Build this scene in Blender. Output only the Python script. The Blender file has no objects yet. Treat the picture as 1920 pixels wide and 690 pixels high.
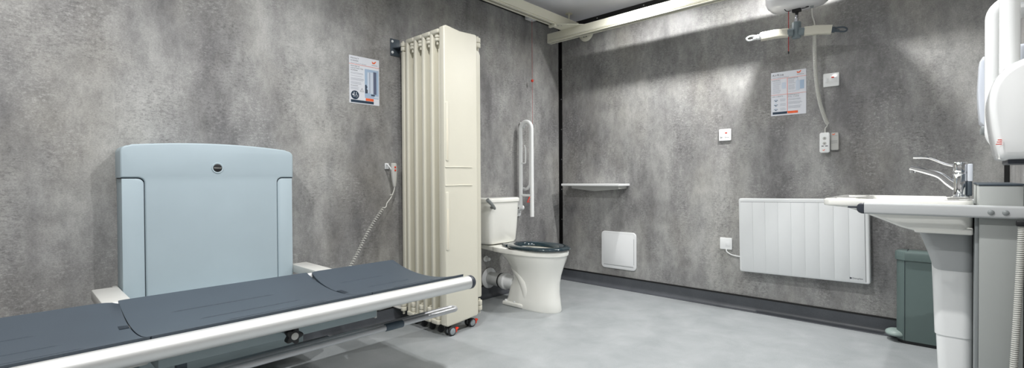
import bpy, bmesh, math, random
from mathutils import Vector, Matrix
random.seed(4)
R = math.radians
PI = math.pi
scene = bpy.context.scene
COL = scene.collection

# ------------------------------------------------------------------ materials
def lin(c):
    c = c / 255.0
    return c / 12.92 if c <= 0.04045 else ((c + 0.055) / 1.055) ** 2.4
def rgb(r, g, b): return (lin(r), lin(g), lin(b), 1.0)

def mat(name, col, rough=0.5, metal=0.0, spec=0.5, bump=0.0, bscale=60, coat=0.0, vary=0.0, vscale=6):
    m = bpy.data.materials.new(name); m.use_nodes = True
    nt = m.node_tree; b = nt.nodes['Principled BSDF']
    b.inputs['Base Color'].default_value = rgb(*col)
    b.inputs['Roughness'].default_value = rough
    b.inputs['Metallic'].default_value = metal
    b.inputs['Specular IOR Level'].default_value = spec
    b.inputs['Coat Weight'].default_value = coat
    tc = nt.nodes.new('ShaderNodeTexCoord')
    if vary > 0:
        n = nt.nodes.new('ShaderNodeTexNoise'); n.inputs['Scale'].default_value = vscale
        n.inputs['Detail'].default_value = 4
        nt.links.new(tc.outputs['Object'], n.inputs['Vector'])
        cr = nt.nodes.new('ShaderNodeValToRGB')
        a = [max(0, c * (1 - vary)) for c in rgb(*col)[:3]]; z = [min(1, c * (1 + vary)) for c in rgb(*col)[:3]]
        cr.color_ramp.elements[0].position = .3; cr.color_ramp.elements[0].color = (*a, 1)
        cr.color_ramp.elements[1].position = .7; cr.color_ramp.elements[1].color = (*z, 1)
        nt.links.new(n.outputs['Fac'], cr.inputs['Fac']); nt.links.new(cr.outputs['Color'], b.inputs['Base Color'])
    if bump > 0:
        n = nt.nodes.new('ShaderNodeTexNoise'); n.inputs['Scale'].default_value = bscale
        bp = nt.nodes.new('ShaderNodeBump'); bp.inputs['Strength'].default_value = bump; bp.inputs['Distance'].default_value = 0.002
        nt.links.new(tc.outputs['Object'], n.inputs['Vector'])
        nt.links.new(n.outputs['Fac'], bp.inputs['Height']); nt.links.new(bp.outputs['Normal'], b.inputs['Normal'])
    return m

def mixn(nt, a, b, fac, mode='MIX'):
    n = nt.nodes.new('ShaderNodeMix'); n.data_type = 'RGBA'; n.blend_type = mode
    for sock, v in ((n.inputs[6], a), (n.inputs[7], b), (n.inputs[0], fac)):
        if isinstance(v, (int, float)): sock.default_value = v
        elif isinstance(v, tuple): sock.default_value = v
        else: nt.links.new(v, sock)
    return n.outputs[2]

def concrete(name):
    m = bpy.data.materials.new(name); m.use_nodes = True
    nt = m.node_tree; b = nt.nodes['Principled BSDF']
    tc = nt.nodes.new('ShaderNodeTexCoord')
    def noise(scale, vec=(1, 1, 1), detail=5, rough=.6, loc=(0, 0, 0), dist=0.0):
        mp = nt.nodes.new('ShaderNodeMapping'); mp.inputs['Scale'].default_value = vec; mp.inputs['Location'].default_value = loc
        n = nt.nodes.new('ShaderNodeTexNoise'); n.inputs['Scale'].default_value = scale
        n.inputs['Detail'].default_value = detail; n.inputs['Roughness'].default_value = rough; n.inputs['Distortion'].default_value = dist
        nt.links.new(tc.outputs['Object'], mp.inputs['Vector']); nt.links.new(mp.outputs['Vector'], n.inputs['Vector'])
        return n.outputs['Fac']
    def ramp(f, p0, c0, p1, c1):
        r = nt.nodes.new('ShaderNodeValToRGB'); e = r.color_ramp.elements
        e[0].position = p0; e[0].color = c0; e[1].position = p1; e[1].color = c1
        nt.links.new(f, r.inputs['Fac']); return r.outputs['Color']
    W = (1, 1, 1, 1); K = (0, 0, 0, 1)
    # large vertical cloudy bands
    big = ramp(noise(2.3, (1, 1, .42), 6, .62), .37, rgb(124, 123, 124), .63, rgb(181, 181, 179))
    warm = ramp(noise(3.1, (1, 1, .6), 4, .5, (5, 3, 1)), .45, K, .75, (.4, .4, .4, 1))
    c = mixn(nt, big, rgb(172, 168, 158), warm)
    # mid-size blotches with crumbly edges
    med = ramp(noise(13, (1, 1, .6), 14, .80, (2, 7, 1)), .40, (.66, .66, .665, 1), .58, (1.08, 1.08, 1.08, 1))
    c = mixn(nt, c, med, .75, 'MULTIPLY')
    # fine horizontal brushed scratches, in patches
    st = ramp(noise(42, (1, 1, 2.3), 12, .80, (1, 2, 3)), .41, (.46, .46, .47, 1), .51, W)
    pm = ramp(noise(4.2, (1, 1, .5), 5, .62, (9, 9, 2)), .44, K, .60, W)
    cm = mixn(nt, c, st, .75, 'MULTIPLY')
    c = mixn(nt, c, cm, pm)
    # pale scuffs
    lt = ramp(noise(48, (1, 1, 1.6), 12, .8, (4, 1, 8)), .50, K, .64, W)
    lm = ramp(noise(4.6, (1, 1, .6), 5, .6, (3, 3, 12)), .44, K, .62, (.55, .55, .55, 1))
    mm = mixn(nt, lt, lm, 1.0, 'MULTIPLY')
    c = mixn(nt, c, rgb(214, 213, 211), mm)
    fine = ramp(noise(150, (1, 1, 1.4), 6, .75), .36, (.74, .74, .74, 1), .62, (1.14, 1.14, 1.14, 1))
    c = mixn(nt, c, fine, .85, 'MULTIPLY')
    nt.links.new(c, b.inputs['Base Color'])
    b.inputs['Roughness'].default_value = .40
    b.inputs['Specular IOR Level'].default_value = .5
    bp = nt.nodes.new('ShaderNodeBump'); bp.inputs['Strength'].default_value = .12; bp.inputs['Distance'].default_value = .001
    nt.links.new(st, bp.inputs['Height']); nt.links.new(bp.outputs['Normal'], b.inputs['Normal'])
    return m

def vinyl(name, lo, hi, rough=.42, speck=True):
    m = bpy.data.materials.new(name); m.use_nodes = True
    nt = m.node_tree; b = nt.nodes['Principled BSDF']
    tc = nt.nodes.new('ShaderNodeTexCoord')
    n = nt.nodes.new('ShaderNodeTexNoise'); n.inputs['Scale'].default_value = 5; n.inputs['Detail'].default_value = 7
    n.inputs['Roughness'].default_value = .6; n.inputs['Distortion'].default_value = .3
    nt.links.new(tc.outputs['Object'], n.inputs['Vector'])
    r = nt.nodes.new('ShaderNodeValToRGB'); e = r.color_ramp.elements
    e[0].position = .32; e[0].color = rgb(*lo); e[1].position = .68; e[1].color = rgb(*hi)
    nt.links.new(n.outputs['Fac'], r.inputs['Fac']); c = r.outputs['Color']
    n2 = nt.nodes.new('ShaderNodeTexNoise'); n2.inputs['Scale'].default_value = 260; n2.inputs['Detail'].default_value = 2
    nt.links.new(tc.outputs['Object'], n2.inputs['Vector'])
    r2 = nt.nodes.new('ShaderNodeValToRGB'); e = r2.color_ramp.elements
    e[0].position = .35; e[0].color = (.88, .88, .88, 1); e[1].position = .65; e[1].color = (1.08, 1.08, 1.08, 1)
    nt.links.new(n2.outputs['Fac'], r2.inputs['Fac'])
    c = mixn(nt, c, r2.outputs['Color'], .7, 'MULTIPLY')
    nt.links.new(c, b.inputs['Base Color'])
    b.inputs['Roughness'].default_value = rough
    b.inputs['Specular IOR Level'].default_value = .4
    return m

def emis(name, col, s):
    m = bpy.data.materials.new(name); m.use_nodes = True
    b = m.node_tree.nodes['Principled BSDF']
    b.inputs['Base Color'].default_value = (*col, 1)
    b.inputs['Emission Color'].default_value = (*col, 1); b.inputs['Emission Strength'].default_value = s
    return m

M_WALL = concrete('concrete_effect_panel')
M_FLOOR = vinyl('grey_vinyl', (150, 155, 157), (168, 172, 174))
M_SKIRT = vinyl('dark_vinyl', (74, 77, 82), (86, 89, 94), .40)
M_CEIL = mat('white_ceiling_panel', (228, 229, 236), .16, vary=.03)
M_BLACK = mat('black_trim', (14, 14, 15), .4)
M_SCREW = mat('screw_steel', (190, 190, 190), .3, 1)
M_CREAM = mat('cream_plastic', (219, 216, 201), .42, vary=.015)
M_CREAMD = mat('cream_plastic_inner', (222, 216, 198), .5, vary=.02)
M_RAIL = mat('cream_powder_coat', (226, 224, 208), .32, vary=.01)
M_WHITE = mat('white_plastic', (236, 238, 239), .5, vary=.01)
M_RAD = mat('white_enamel', (232, 235, 236), .32, vary=.01)
M_CERAM = mat('white_ceramic', (246, 246, 240), .12, coat=.6, vary=.01)
M_SEAT = mat('dark_teal_gloss', (26, 46, 54), .12, coat=.7, vary=.04)
M_BLUE = mat('pale_blue_grey_plastic', (174, 190, 198), .5, bump=.05, bscale=400, vary=.02)
M_BLUED = mat('blue_grey_metal', (158, 173, 177), .5, vary=.03)
M_MAT = mat('slate_plastic', (68, 78, 88), .48, bump=.06, bscale=350, vary=.03)
M_MATD = mat('slate_dark', (32, 42, 52), .6)
M_ALU = mat('satin_aluminium', (222, 223, 222), .48, .85, vary=.02)
M_TUBE = mat('grey_tube', (196, 198, 201), .34, .25, vary=.02)
M_SLEEVE = mat('slate_blue_sleeve', (72, 88, 100), .4)
M_CAP = mat('charcoal_cap', (52, 57, 66), .4)
M_BLKP = mat('black_plastic', (24, 25, 27), .45)
M_LGREY = mat('light_grey_metal', (198, 198, 194), .4, vary=.02)
M_MGREY = mat('grey_metal', (150, 155, 156), .45, .3, vary=.02)
M_DGREY = mat('slate_metal', (78, 88, 97), .4, .3)
M_COLMN = mat('satin_silver_panel', (176, 180, 178), .5, .25, bump=.04, bscale=600, vary=.015)
M_TRAP = mat('grey_moulding', (192, 195, 196), .5, vary=.015)
M_CHROME = mat('chrome', (235, 236, 238), .06, 1.0)
M_STEEL = mat('steel', (180, 182, 184), .25, 1.0)
M_GREEN = mat('grey_green_plastic', (96, 112, 110), .42, vary=.02)
M_GREENL = mat('pale_grey_green_plastic', (150, 166, 162), .4, vary=.02)
M_RED = mat('red_plastic', (225, 62, 40), .4)
M_REDCORD = mat('red_cord', (176, 32, 34), .6)
M_RUBBER = mat('rubber', (40, 42, 44), .6)
M_WHEEL = mat('grey_wheel', (150, 158, 162), .45)
M_PIPE = mat('grey_pipe', (206, 208, 208), .35)
M_GWHITE = mat('gloss_white', (246, 248, 248), .15, coat=.5)
M_LBLUE = mat('cool_white_plastic', (222, 228, 238), .25, coat=.3)
M_HOIST = mat('gloss_hoist_shell', (226, 226, 228), .15, coat=.5)
M_TAUPE = mat('grey_hanger_plastic', (122, 134, 138), .4)
M_CORDW = mat('white_cord', (214, 214, 208), .45)
M_INK = mat('ink_dark', (60, 64, 74), .6)
M_INKL = mat('ink_pale', (150, 156, 168), .6)
M_ORANGE = mat('ink_orange', (240, 104, 58), .55)
M_NAVY = mat('ink_navy', (38, 58, 78), .55)
M_PAPER = mat('poster_board', (226, 229, 236), .35)
M_PHOTO1 = mat('print_sky_blue', (168, 190, 214), .4)
M_PHOTO2 = mat('print_slate', (96, 104, 128), .4)
M_PHOTO3 = mat('print_pale', (206, 216, 230), .4)
M_PHOTO4 = mat('print_navy', (62, 74, 92), .4)
M_LAMP = emis('lamp_lens', (1, .98, .95), 12)
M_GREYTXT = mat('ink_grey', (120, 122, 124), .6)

# ------------------------------------------------------------------ object helpers
def meta(o, label=None, cat=None, group=None, kind=None):
    if label: o['label'] = label
    if cat: o['category'] = cat
    if group: o['group'] = group
    if kind: o['kind'] = kind
    return o
ROOT = {}
def thing(name, label, cat, loc=(0, 0, 0), group=None):
    o = bpy.data.objects.new(name, None); COL.objects.link(o)
    o.empty_display_size = .05
    o.location = loc; ROOT[o] = Vector(loc)
    return meta(o, label, cat, group)
def build(name, bm, m, parent=None, smooth=True, ang=38):
    """bm is in world coordinates; the object is placed under its parent without moving it"""
    me = bpy.data.meshes.new(name)
    bmesh.ops.recalc_face_normals(bm, faces=bm.faces)
    org = ROOT[parent] if parent is not None else Vector((0, 0, 0))
    if parent is not None and org.length > 0:
        bmesh.ops.translate(bm, verts=bm.verts, vec=-org)
    bm.to_mesh(me); bm.free()
    for mm in (m if isinstance(m, (list, tuple)) else [m]): me.materials.append(mm)
    if smooth:
        for p in me.polygons: p.use_smooth = True
        me.set_sharp_from_angle(angle=R(ang))
    o = bpy.data.objects.new(name, me); COL.objects.link(o)
    if parent is not None:
        o.parent = parent
    ROOT[o] = org
    return o
def struct(name, bm, m, parent=None, **k):
    o = build(name, bm, m, parent, **k)
    if parent is None: o['kind'] = 'structure'
    return o
def N(): return bmesh.new()
def rootbm(name, bm, m, label, cat, loc, group=None):
    """a single-mesh thing with its origin at loc"""
    me_o = Vector(loc)
    bmesh.ops.translate(bm, verts=bm.verts, vec=-me_o)
    o = build(name, bm, m); o.location = me_o; ROOT[o] = me_o
    return meta(o, label, cat, group)

# ------------------------------------------------------------------ shape helpers
def box(bm, lo, hi, bev=0.0, seg=2, mi=0):
    lo = Vector(lo); hi = Vector(hi)
    g = bmesh.ops.create_cube(bm, size=1.0)
    vs = g['verts']
    for v in vs:
        v.co = Vector(((v.co.x + .5) * (hi.x - lo.x) + lo.x, (v.co.y + .5) * (hi.y - lo.y) + lo.y, (v.co.z + .5) * (hi.z - lo.z) + lo.z))
    fs = list({f for v in vs for f in v.link_faces})
    for f in fs: f.material_index = mi
    if bev > 0:
        es = list({e for v in vs for e in v.link_edges})
        bmesh.ops.bevel(bm, geom=es, offset=bev, segments=seg, affect='EDGES', profile=.5, clamp_overlap=True)
    return bm
def frame_of(d):
    d = d.normalized()
    a = Vector((0, 0, 1)) if abs(d.z) < .9 else Vector((1, 0, 0))
    x = a.cross(d).normalized(); y = d.cross(x).normalized()
    return x, y
def loft(bm, rings, cap0=True, cap1=True, closed=True, mi=0):
    vr = [[bm.verts.new(p) for p in r] for r in rings]
    n = len(vr[0])
    for a, b in zip(vr[:-1], vr[1:]):
        for i in range(n if closed else n - 1):
            j = (i + 1) % n
            f = bm.faces.new((a[i], a[j], b[j], b[i])); f.material_index = mi
    if cap0: bm.faces.new(list(reversed(vr[0]))).material_index = mi
    if cap1: bm.faces.new(vr[-1]).material_index = mi
    return vr
def cyl(bm, p0, p1, r, r1=None, n=24, cap=True, bev=0.0):
    p0 = Vector(p0); p1 = Vector(p1); r1 = r if r1 is None else r1
    x, y = frame_of(p1 - p0); d = (p1 - p0).normalized()
    def ring(c, rr): return [c + x * (math.cos(2 * PI * i / n) * rr) + y * (math.sin(2 * PI * i / n) * rr) for i in range(n)]
    if bev > 0:
        rs = [ring(p0, r - bev), ring(p0 + d * bev * .3, r - bev * .3), ring(p0 + d * bev, r), ring(p1 - d * bev, r1), ring(p1 - d * bev * .3, r1 - bev * .3), ring(p1, r1 - bev)]
    else: rs = [ring(p0, r), ring(p1, r1)]
    loft(bm, rs, cap, cap)
    return bm
def catmull(pts, k=8):
    P = [Vector(p) for p in pts]; out = []
    for i in range(len(P) - 1):
        a = P[i - 1] if i > 0 else P[i] * 2 - P[i + 1]; b = P[i]; c = P[i + 1]
        d = P[i + 2] if i + 2 < len(P) else P[i + 1] * 2 - P[i]
        for j in range(k):
            t = j / k
            out.append(.5 * ((2 * b) + (c - a) * t + (2 * a - 5 * b + 4 * c - d) * t * t + (3 * b - a - 3 * c + d) * t ** 3))
    out.append(P[-1]); return out
def tube(bm, pts, r, n=14, cap=True, rs=None):
    P = [Vector(p) for p in pts]
    T = []
    for i in range(len(P)):
        a = P[max(0, i - 1)]; b = P[min(len(P) - 1, i + 1)]; T.append((b - a).normalized())
    x, y = frame_of(T[0]); rings = []
    for i, p in enumerate(P):
        x = (x - T[i] * x.dot(T[i])).normalized(); y = T[i].cross(x)
        rr = rs[i] if rs else r
        rings.append([p + x * (math.cos(2 * PI * k / n) * rr) + y * (math.sin(2 * PI * k / n) * rr) for k in range(n)])
    loft(bm, rings, cap, cap); return bm
def arc(c, r, a0, a1, ux, uy, n=10):
    c = Vector(c); ux = Vector(ux); uy = Vector(uy)
    return [c + ux * (math.cos(a0 + (a1 - a0) * i / n) * r) + uy * (math.sin(a0 + (a1 - a0) * i / n) * r) for i in range(n + 1)]
def coil(bm, path, R0, r, pitch, n=8, per=12):
    """helical cord around a path"""
    P = catmull(path, 24)
    L = [0]
    for a, b in zip(P[:-1], P[1:]): L.append(L[-1] + (b - a).length)
    tot = L[-1]; turns = tot / pitch; steps = int(turns * per)
    pts = []; x = None; k = 0
    for s in range(steps + 1):
        l = tot * s / steps
        while k < len(L) - 2 and L[k + 1] < l: k += 1
        f = (l - L[k]) / max(1e-9, L[k + 1] - L[k]); p = P[k].lerp(P[k + 1], f); t = (P[k + 1] - P[k]).normalized()
        if x is None: x, _ = frame_of(t)
        x = (x - t * x.dot(t)).normalized(); y = t.cross(x)
        a = 2 * PI * s / per
        pts.append(p + x * math.cos(a) * R0 + y * math.sin(a) * R0)
    tube(bm, pts, r, n); return bm
def lathe(bm, prof, c, axis=(0, 0, 1), n=32, cap=True):
    """prof = [(r, h)...]"""
    c = Vector(c); ax = Vector(axis).normalized(); x, y = frame_of(ax)
    rings = [[c + ax * h + x * (math.cos(2 * PI * i / n) * max(r, 1e-4)) + y * (math.sin(2 * PI * i / n) * max(r, 1e-4)) for i in range(n)] for r, h in prof]
    loft(bm, rings, cap, cap); return bm
def prism(bm, poly, ex, mi=0, bev=0.0, seg=2):
    """poly: 3-D points of a planar outline, ex: extrusion vector"""
    ex = Vector(ex)
    a = [bm.verts.new(Vector(p)) for p in poly]; b = [bm.verts.new(Vector(p) + ex) for p in poly]
    fs = [bm.faces.new(list(reversed(a))), bm.faces.new(b)]
    n = len(a); side = []
    for i in range(n):
        fs.append(bm.faces.new((a[i], a[(i + 1) % n], b[(i + 1) % n], b[i])))
    for f in fs: f.material_index = mi
    if bev > 0:
        es = [e for e in {e for f in fs[:2] for e in f.edges}]
        bmesh.ops.recalc_face_normals(bm, faces=fs)
        bmesh.ops.bevel(bm, geom=es, offset=bev, segments=seg, affect='EDGES', profile=.5, clamp_overlap=True)
    return bm
def rrect(x0, y0, x1, y1, r, n=5):
    pts = []
    for cx, cy, a in ((x1 - r, y1 - r, 0), (x0 + r, y1 - r, PI / 2), (x0 + r, y0 + r, PI), (x1 - r, y0 + r, 3 * PI / 2)):
        for i in range(n + 1):
            t = a + PI / 2 * i / n; pts.append((cx + r * math.cos(t), cy + r * math.sin(t)))
    return pts
def superring(cx, y0, y1, hw, z, e=2.6, n=48, nose=.5, ctr=None):
    """plan ring; y0 = back (towards the wall), y1 = front tip"""
    c = (y0 + y1) / 2 if ctr is None else ctr
    out = []
    for i in range(n):
        t = 2 * PI * i / n; s, k = math.sin(t), math.cos(t)
        ee = (e if e < 2.75 else e * 1.9) if s > 0 else 2.15
        X = cx + hw * math.copysign(abs(k) ** (2 / ee), k)
        ly = (y0 - c) if s > 0 else (c - y1)
        Y = c + ly * math.copysign(abs(s) ** (2 / ee), s)
        out.append(Vector((X, Y, z)))
    return out
# wall frames: local x = right, y = up, z = out of the wall
def WA(x, z, out=0.0): return Matrix(((1, 0, 0, x), (0, 0, -1, -out), (0, 1, 0, z), (0, 0, 0, 1)))
def WB(y, z, out=0.0): return Matrix(((0, 0, -1, -out), (-1, 0, 0, y), (0, 1, 0, z), (0, 0, 0, 1)))
YC = -2.958
def WC(x, z, out=0.0): return Matrix(((-1, 0, 0, x), (0, 0, 1, YC + out), (0, 1, 0, z), (0, 0, 0, 1)))
def XF(bm, Mx): bmesh.ops.transform(bm, matrix=Mx, verts=bm.verts); return bm

def text_bm(bm, s, size, x, y, z, Mx=None, spacing=1.0, ext=.0002, width=None):
    cu = bpy.data.curves.new('t', 'FONT'); cu.body = s; cu.size = size; cu.space_character = spacing; cu.extrude = ext
    cu.resolution_u = 3
    ob = bpy.data.objects.new('t', cu); COL.objects.link(ob)
    dg = bpy.context.evaluated_depsgraph_get(); dg.update()
    me = bpy.data.meshes.new_from_object(ob.evaluated_get(dg))
    vs0 = len(bm.verts)
    bm.from_mesh(me); bm.verts.ensure_lookup_table()
    vs = bm.verts[vs0:]
    sx = 1.0
    if width and vs:
        w = max(v.co.x for v in vs) - min(v.co.x for v in vs)
        if w > 0: sx = width / w
    for v in vs: v.co = Vector((v.co.x * sx + x, v.co.y + y, v.co.z + z))
    if Mx is not None:
        for v in vs: v.co = Mx @ v.co
    bpy.data.objects.remove(ob); bpy.data.curves.remove(cu); bpy.data.meshes.remove(me)
    return bm

# ------------------------------------------------------------------ room shell
XL = -4.25; H = 2.40
b = N(); box(b, (XL - .1, YC - .1, -.08), (.1, .1, 0)); struct('floor', b, M_FLOOR, smooth=False)
b = N(); box(b, (XL - .1, YC - .1, H), (.1, .1, H + .08)); struct('ceiling', b, M_CEIL, smooth=False)
b = N(); box(b, (XL - .1, 0, 0), (.1, .1, H)); struct('wall_back', b, M_WALL, smooth=False)
b = N(); box(b, (0, YC, 0), (.1, 0, H)); struct('wall_right', b, M_WALL, smooth=False)
b = N(); box(b, (XL - .1, YC - .1, 0), (.1, YC, H)); struct('wall_front', b, M_WALL, smooth=False)
b = N(); box(b, (XL - .1, YC, 0), (XL, 0, H)); struct('wall_left', b, M_WALL, smooth=False)

def cove(name, p0, p1, inw):
    """skirting with a coved foot; p0->p1 along the wall base, inw = into-room direction"""
    p0 = Vector(p0); p1 = Vector(p1); inw = Vector(inw); up = Vector((0, 0, 1))
    prof = [(0, .101), (.006, .101), (.006, .055)]
    for i in range(7):
        a = PI / 2 * i / 6
        prof.append((.006 + .032 * (1 - math.cos(a)), .036 - .032 * math.sin(a)))
    prof += [(.042, .0025), (.042, 0), (0, 0)]
    bm = N()
    loft(bm, [[p0 + inw * a + up * h for a, h in prof], [p1 + inw * a + up * h for a, h in prof]])
    o = struct(name, bm, M_SKIRT)
    bm = N(); loft(bm, [[q + inw * a + up * h for a, h in ((0, .094), (0, .104), (.0075, .104), (.0075, .094))] for q in (p0, p1)])
    build('shadow_strip', bm, M_BLACK, o)  # black strip standing in for the shade under the wall panels' lower edge
    return o
cove('baseboard_back', (XL, 0, 0), (0, 0, 0), (0, -1, 0))
cove('baseboard_right', (0, 0, 0), (0, YC, 0), (-1, 0, 0))
cove('baseboard_front', (0, YC, 0), (XL, YC, 0), (0, 1, 0))
cove('baseboard_left', (XL, YC, 0), (XL, 0, 0), (1, 0, 0))

def trim(name, lo, hi, scr):
    bm = N(); box(bm, lo, hi); o = struct(name, bm, M_BLACK, smooth=False)
    for p, d in scr:
        p = Vector(p); d = Vector(d)
        bm = N(); lathe(bm, [(.0055, 0), (.005, .0015), (.003, .0025)], p, d, 12); build('screw', bm, M_SCREW, o)
    return o
# corner angle: one leg on each wall
bm = N(); prism(bm, [(0, 0, .10), (-.025, 0, .10), (-.025, -.004, .10), (-.004, -.004, .10), (-.004, -.025, .10), (0, -.025, .10)], (0, 0, H - .10))
tr = struct('trim_1', bm, M_BLACK, smooth=False)
for k in range(8):
    z = .28 + k * .285
    for p, d in (((-.004, -.016, z), (-1, 0, 0)),):
        bm = N(); lathe(bm, [(.0055, 0), (.005, .0015), (.003, .0025)], p, d, 12); build('screw', bm, M_SCREW, tr)
bm = N(); prism(bm, [(XL, 0, H), (XL, -.035, H), (XL, -.035, H - .004), (XL, -.004, H - .004), (XL, -.004, H - .036), (XL, 0, H - .036)], (-XL - .025, 0, 0))
tr = struct('trim_2', bm, M_BLACK, smooth=False)
for k in range(4):
    bm = N(); lathe(bm, [(.0055, 0), (.005, .0015), (.003, .0025)], (-.62 - k * .45, -.004, H - .02), (0, -1, 0), 12); build('screw', bm, M_SCREW, tr)
bm = N(); prism(bm, [(0, -.025, H), (-.006, -.025, H), (-.006, -.025, H - .04), (0, -.025, H - .04)], (0, YC + .025, 0))
tr = struct('trim_3', bm, M_BLACK, smooth=False)
for k in range(5):
    bm = N(); lathe(bm, [(.0055, 0), (.005, .0015), (.003, .0025)], (-.006, -.42 - k * .45, H - .02), (-1, 0, 0), 12); build('screw', bm, M_SCREW, tr)
bm = N(); box(bm, (-.02, YC, .1), (0, YC + .02, H - .04)); struct('trim_4', bm, M_BLACK, smooth=False)

# ------------------------------------------------------------------ ceiling downlights (the room's lamps)
LAMPS = [(-.45, -1.02), (-.45, -1.98), (-2.3, -.95), (-2.2, -2.10), (-3.55, -.95), (-3.55, -2.15)]
LNAME = ['corner by the toilet', 'basin and bin', 'folding screen', 'open floor before the hand dryer', 'head of the changing bench', 'camera side of the changing bench']
LPOW = [13, 27, 11, 23, 18, 18]
for (lx, ly), nm, pw in zip(LAMPS, LNAME, LPOW):
    t = thing('ceiling_light', 'small round recessed downlight in the ceiling above the ' + nm, 'light', (lx, ly, H), 'recessed ceiling downlights')
    bm = N(); lathe(bm, [(.055, 0), (.055, -.004), (.048, -.006), (.040, -.004), (.040, -.001), (.0400, 0)], (lx, ly, H), n=32, cap=False); build('trim_ring', bm, M_WHITE, t)
    bm = N(); lathe(bm, [(.040, -.0005), (.038, -.0025), (.001, -.003)], (lx, ly, H), n=32); build('lens', bm, M_LAMP, t)
    ld = bpy.data.lights.new('downlight', 'AREA'); ld.shape = 'DISK'; ld.size = .05; ld.energy = pw
    ld.color = (1.0, .99, .975); ld.spread = R(158)
    lo = bpy.data.objects.new('downlight', ld); COL.objects.link(lo); lo.location = (lx, ly, H - .012)

# ------------------------------------------------------------------ changing bench on the back wall
bench = thing('changing_bench', 'wall-mounted changing bench with slate grey mattress sections and thick silver front rail', 'changing bench', (-2.92, 0, 0))
# --- wall cover (blue grey moulding)
bm = N()
x0, x1 = -3.283, -2.563
def cover_outline(x0, x1, z0, z1, bulge, r, y):
    pts = [(x0, z0), (x1, z0)]
    top = []
    n = 18
    for i in range(n + 1):
        t = i / n; x = x1 + (x0 - x1) * t
        top.append((x, z1 + bulge * (1 - (2 * t - 1) ** 2)))
    # rounded shoulders
    def sh(p, q, s, k=6):
        out = []
        for i in range(k + 1):
            a = PI / 2 * i / k
            out.append((p[0] + s * r * (-(1 - math.cos(a)) if False else -1 + math.cos(a)), p[1] - r + r * math.sin(a)))
        return out
    right = sh((x1, z1), None, 1)
    left = [(x0 + (x1 - x), z) for x, z in reversed(right)]
    mid = [p for p in top if x0 + r * 1.2 < p[0] < x1 - r * 1.2]
    return [(x, y, z) for x, z in pts + right + mid + left]
cx0, cx1 = -3.200, -2.645
head = cover_outline(x0, x1, .965, 1.105, .022, .03, -.012)     # bottom left, bottom right, then over the top
rr = .024; zb = .965
tee = [(cx0, -.012, .12), (cx1, -.012, .12)]
tee += [(cx1 + rr - rr * math.cos(PI / 2 * i / 5), -.012, zb - rr + rr * math.sin(PI / 2 * i / 5)) for i in range(6)]
tee += head[1:] + [head[0]]
tee += [(cx0 - rr + rr * math.sin(PI / 2 * i / 5), -.012, zb - rr + rr * math.cos(PI / 2 * i / 5)) for i in range(6)]
prism(bm, tee, (0, -.138, 0), bev=.007, seg=4)
build('front_cover', bm, M_BLUE, bench)
for s, (a, c) in ((0, (x0 + .004, cx0 - .0025)), (1, (cx1 + .0025, x1 - .004))):
    bm = N(); rr = .024
    # side cheek with one rounded upper inner corner
    if s == 0: poly = [(a, .12), (c, .12)] + [(c - rr + rr * math.cos(t), .961 - rr + rr * math.sin(t)) for t in [PI / 2 * i / 6 for i in range(7)]] + [(a, .961)]
    else: poly = [(c, .12), (c, .961)] + [(a + rr - rr * math.cos(t), .961 - rr + rr * math.sin(t)) for t in [PI / 2 * (6 - i) / 6 for i in range(7)]] + [(a, .12)]
    prism(bm, [(x, -.012, z) for x, z in poly], (0, -.134, 0), bev=.003, seg=2)
    build('side_cover', bm, M_BLUE, bench)
for a, c_, d_ in ((-3.203, -3.280, -3.20), (-2.642, -2.645, -2.566)):
    bm = N(); box(bm, (a, -.143, .12), (a + .006, -.05, .963)); box(bm, (c_, -.143, .960), (d_, -.05, .966)); build('recessed_joint', bm, M_MATD, bench)
bm = N(); lathe(bm, [(.026, 0), (.024, .003), (.019, .002), (.019, 0)], (-2.919, -.150, 1.011), (0, -1, 0), 32); rg = build('badge_ring', bm, M_BLUE, bench)
bm = N(); lathe(bm, [(.0185, 0), (.0185, .003), (.017, .0036)], (-2.919, -.150, 1.011), (0, -1, 0), 32); bdg = build('badge', bm, M_BLKP, bench); bdg['label'] = 'round black maker badge with a line of silver lettering'
bm = N(); text_bm(bm, 'PRESSALIT', .008, 0, 0, 0, WA(-2.935, 1.0085, .1538), width=.032, ext=.0003); build('badge_lettering', bm, M_LGREY, bdg)
# slim guide channels at the wall, below the shoulder
for xx in (-3.268, -2.590):
    bm = N(); box(bm, (xx, -.06, .12), (xx + .012, -.004, .962)); build('guide_channel', bm, M_MGREY, bench)
# --- lifting arms
for xa in (-3.379, -2.567):
    bm = N(); box(bm, (xa, -.43, .455), (xa + .088, -.115, .498), .006, 2); arm = build('lifting_arm', bm, M_LGREY, bench)
    arm['label'] = 'light grey box arm reaching from the wall to the mattress'
    bm = N(); box(bm, (xa + .02, -.70, .37), (xa + .07, -.40, .452), .006, 2); build('arm_beam', bm, M_LGREY, arm)
    xb = -3.300 if xa < -3 else -2.585
    bm = N(); box(bm, (xb, -.13, .385), (xb + .018, -.01, .485), .003); build('arm_bracket', bm, M_LGREY, arm)
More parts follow.
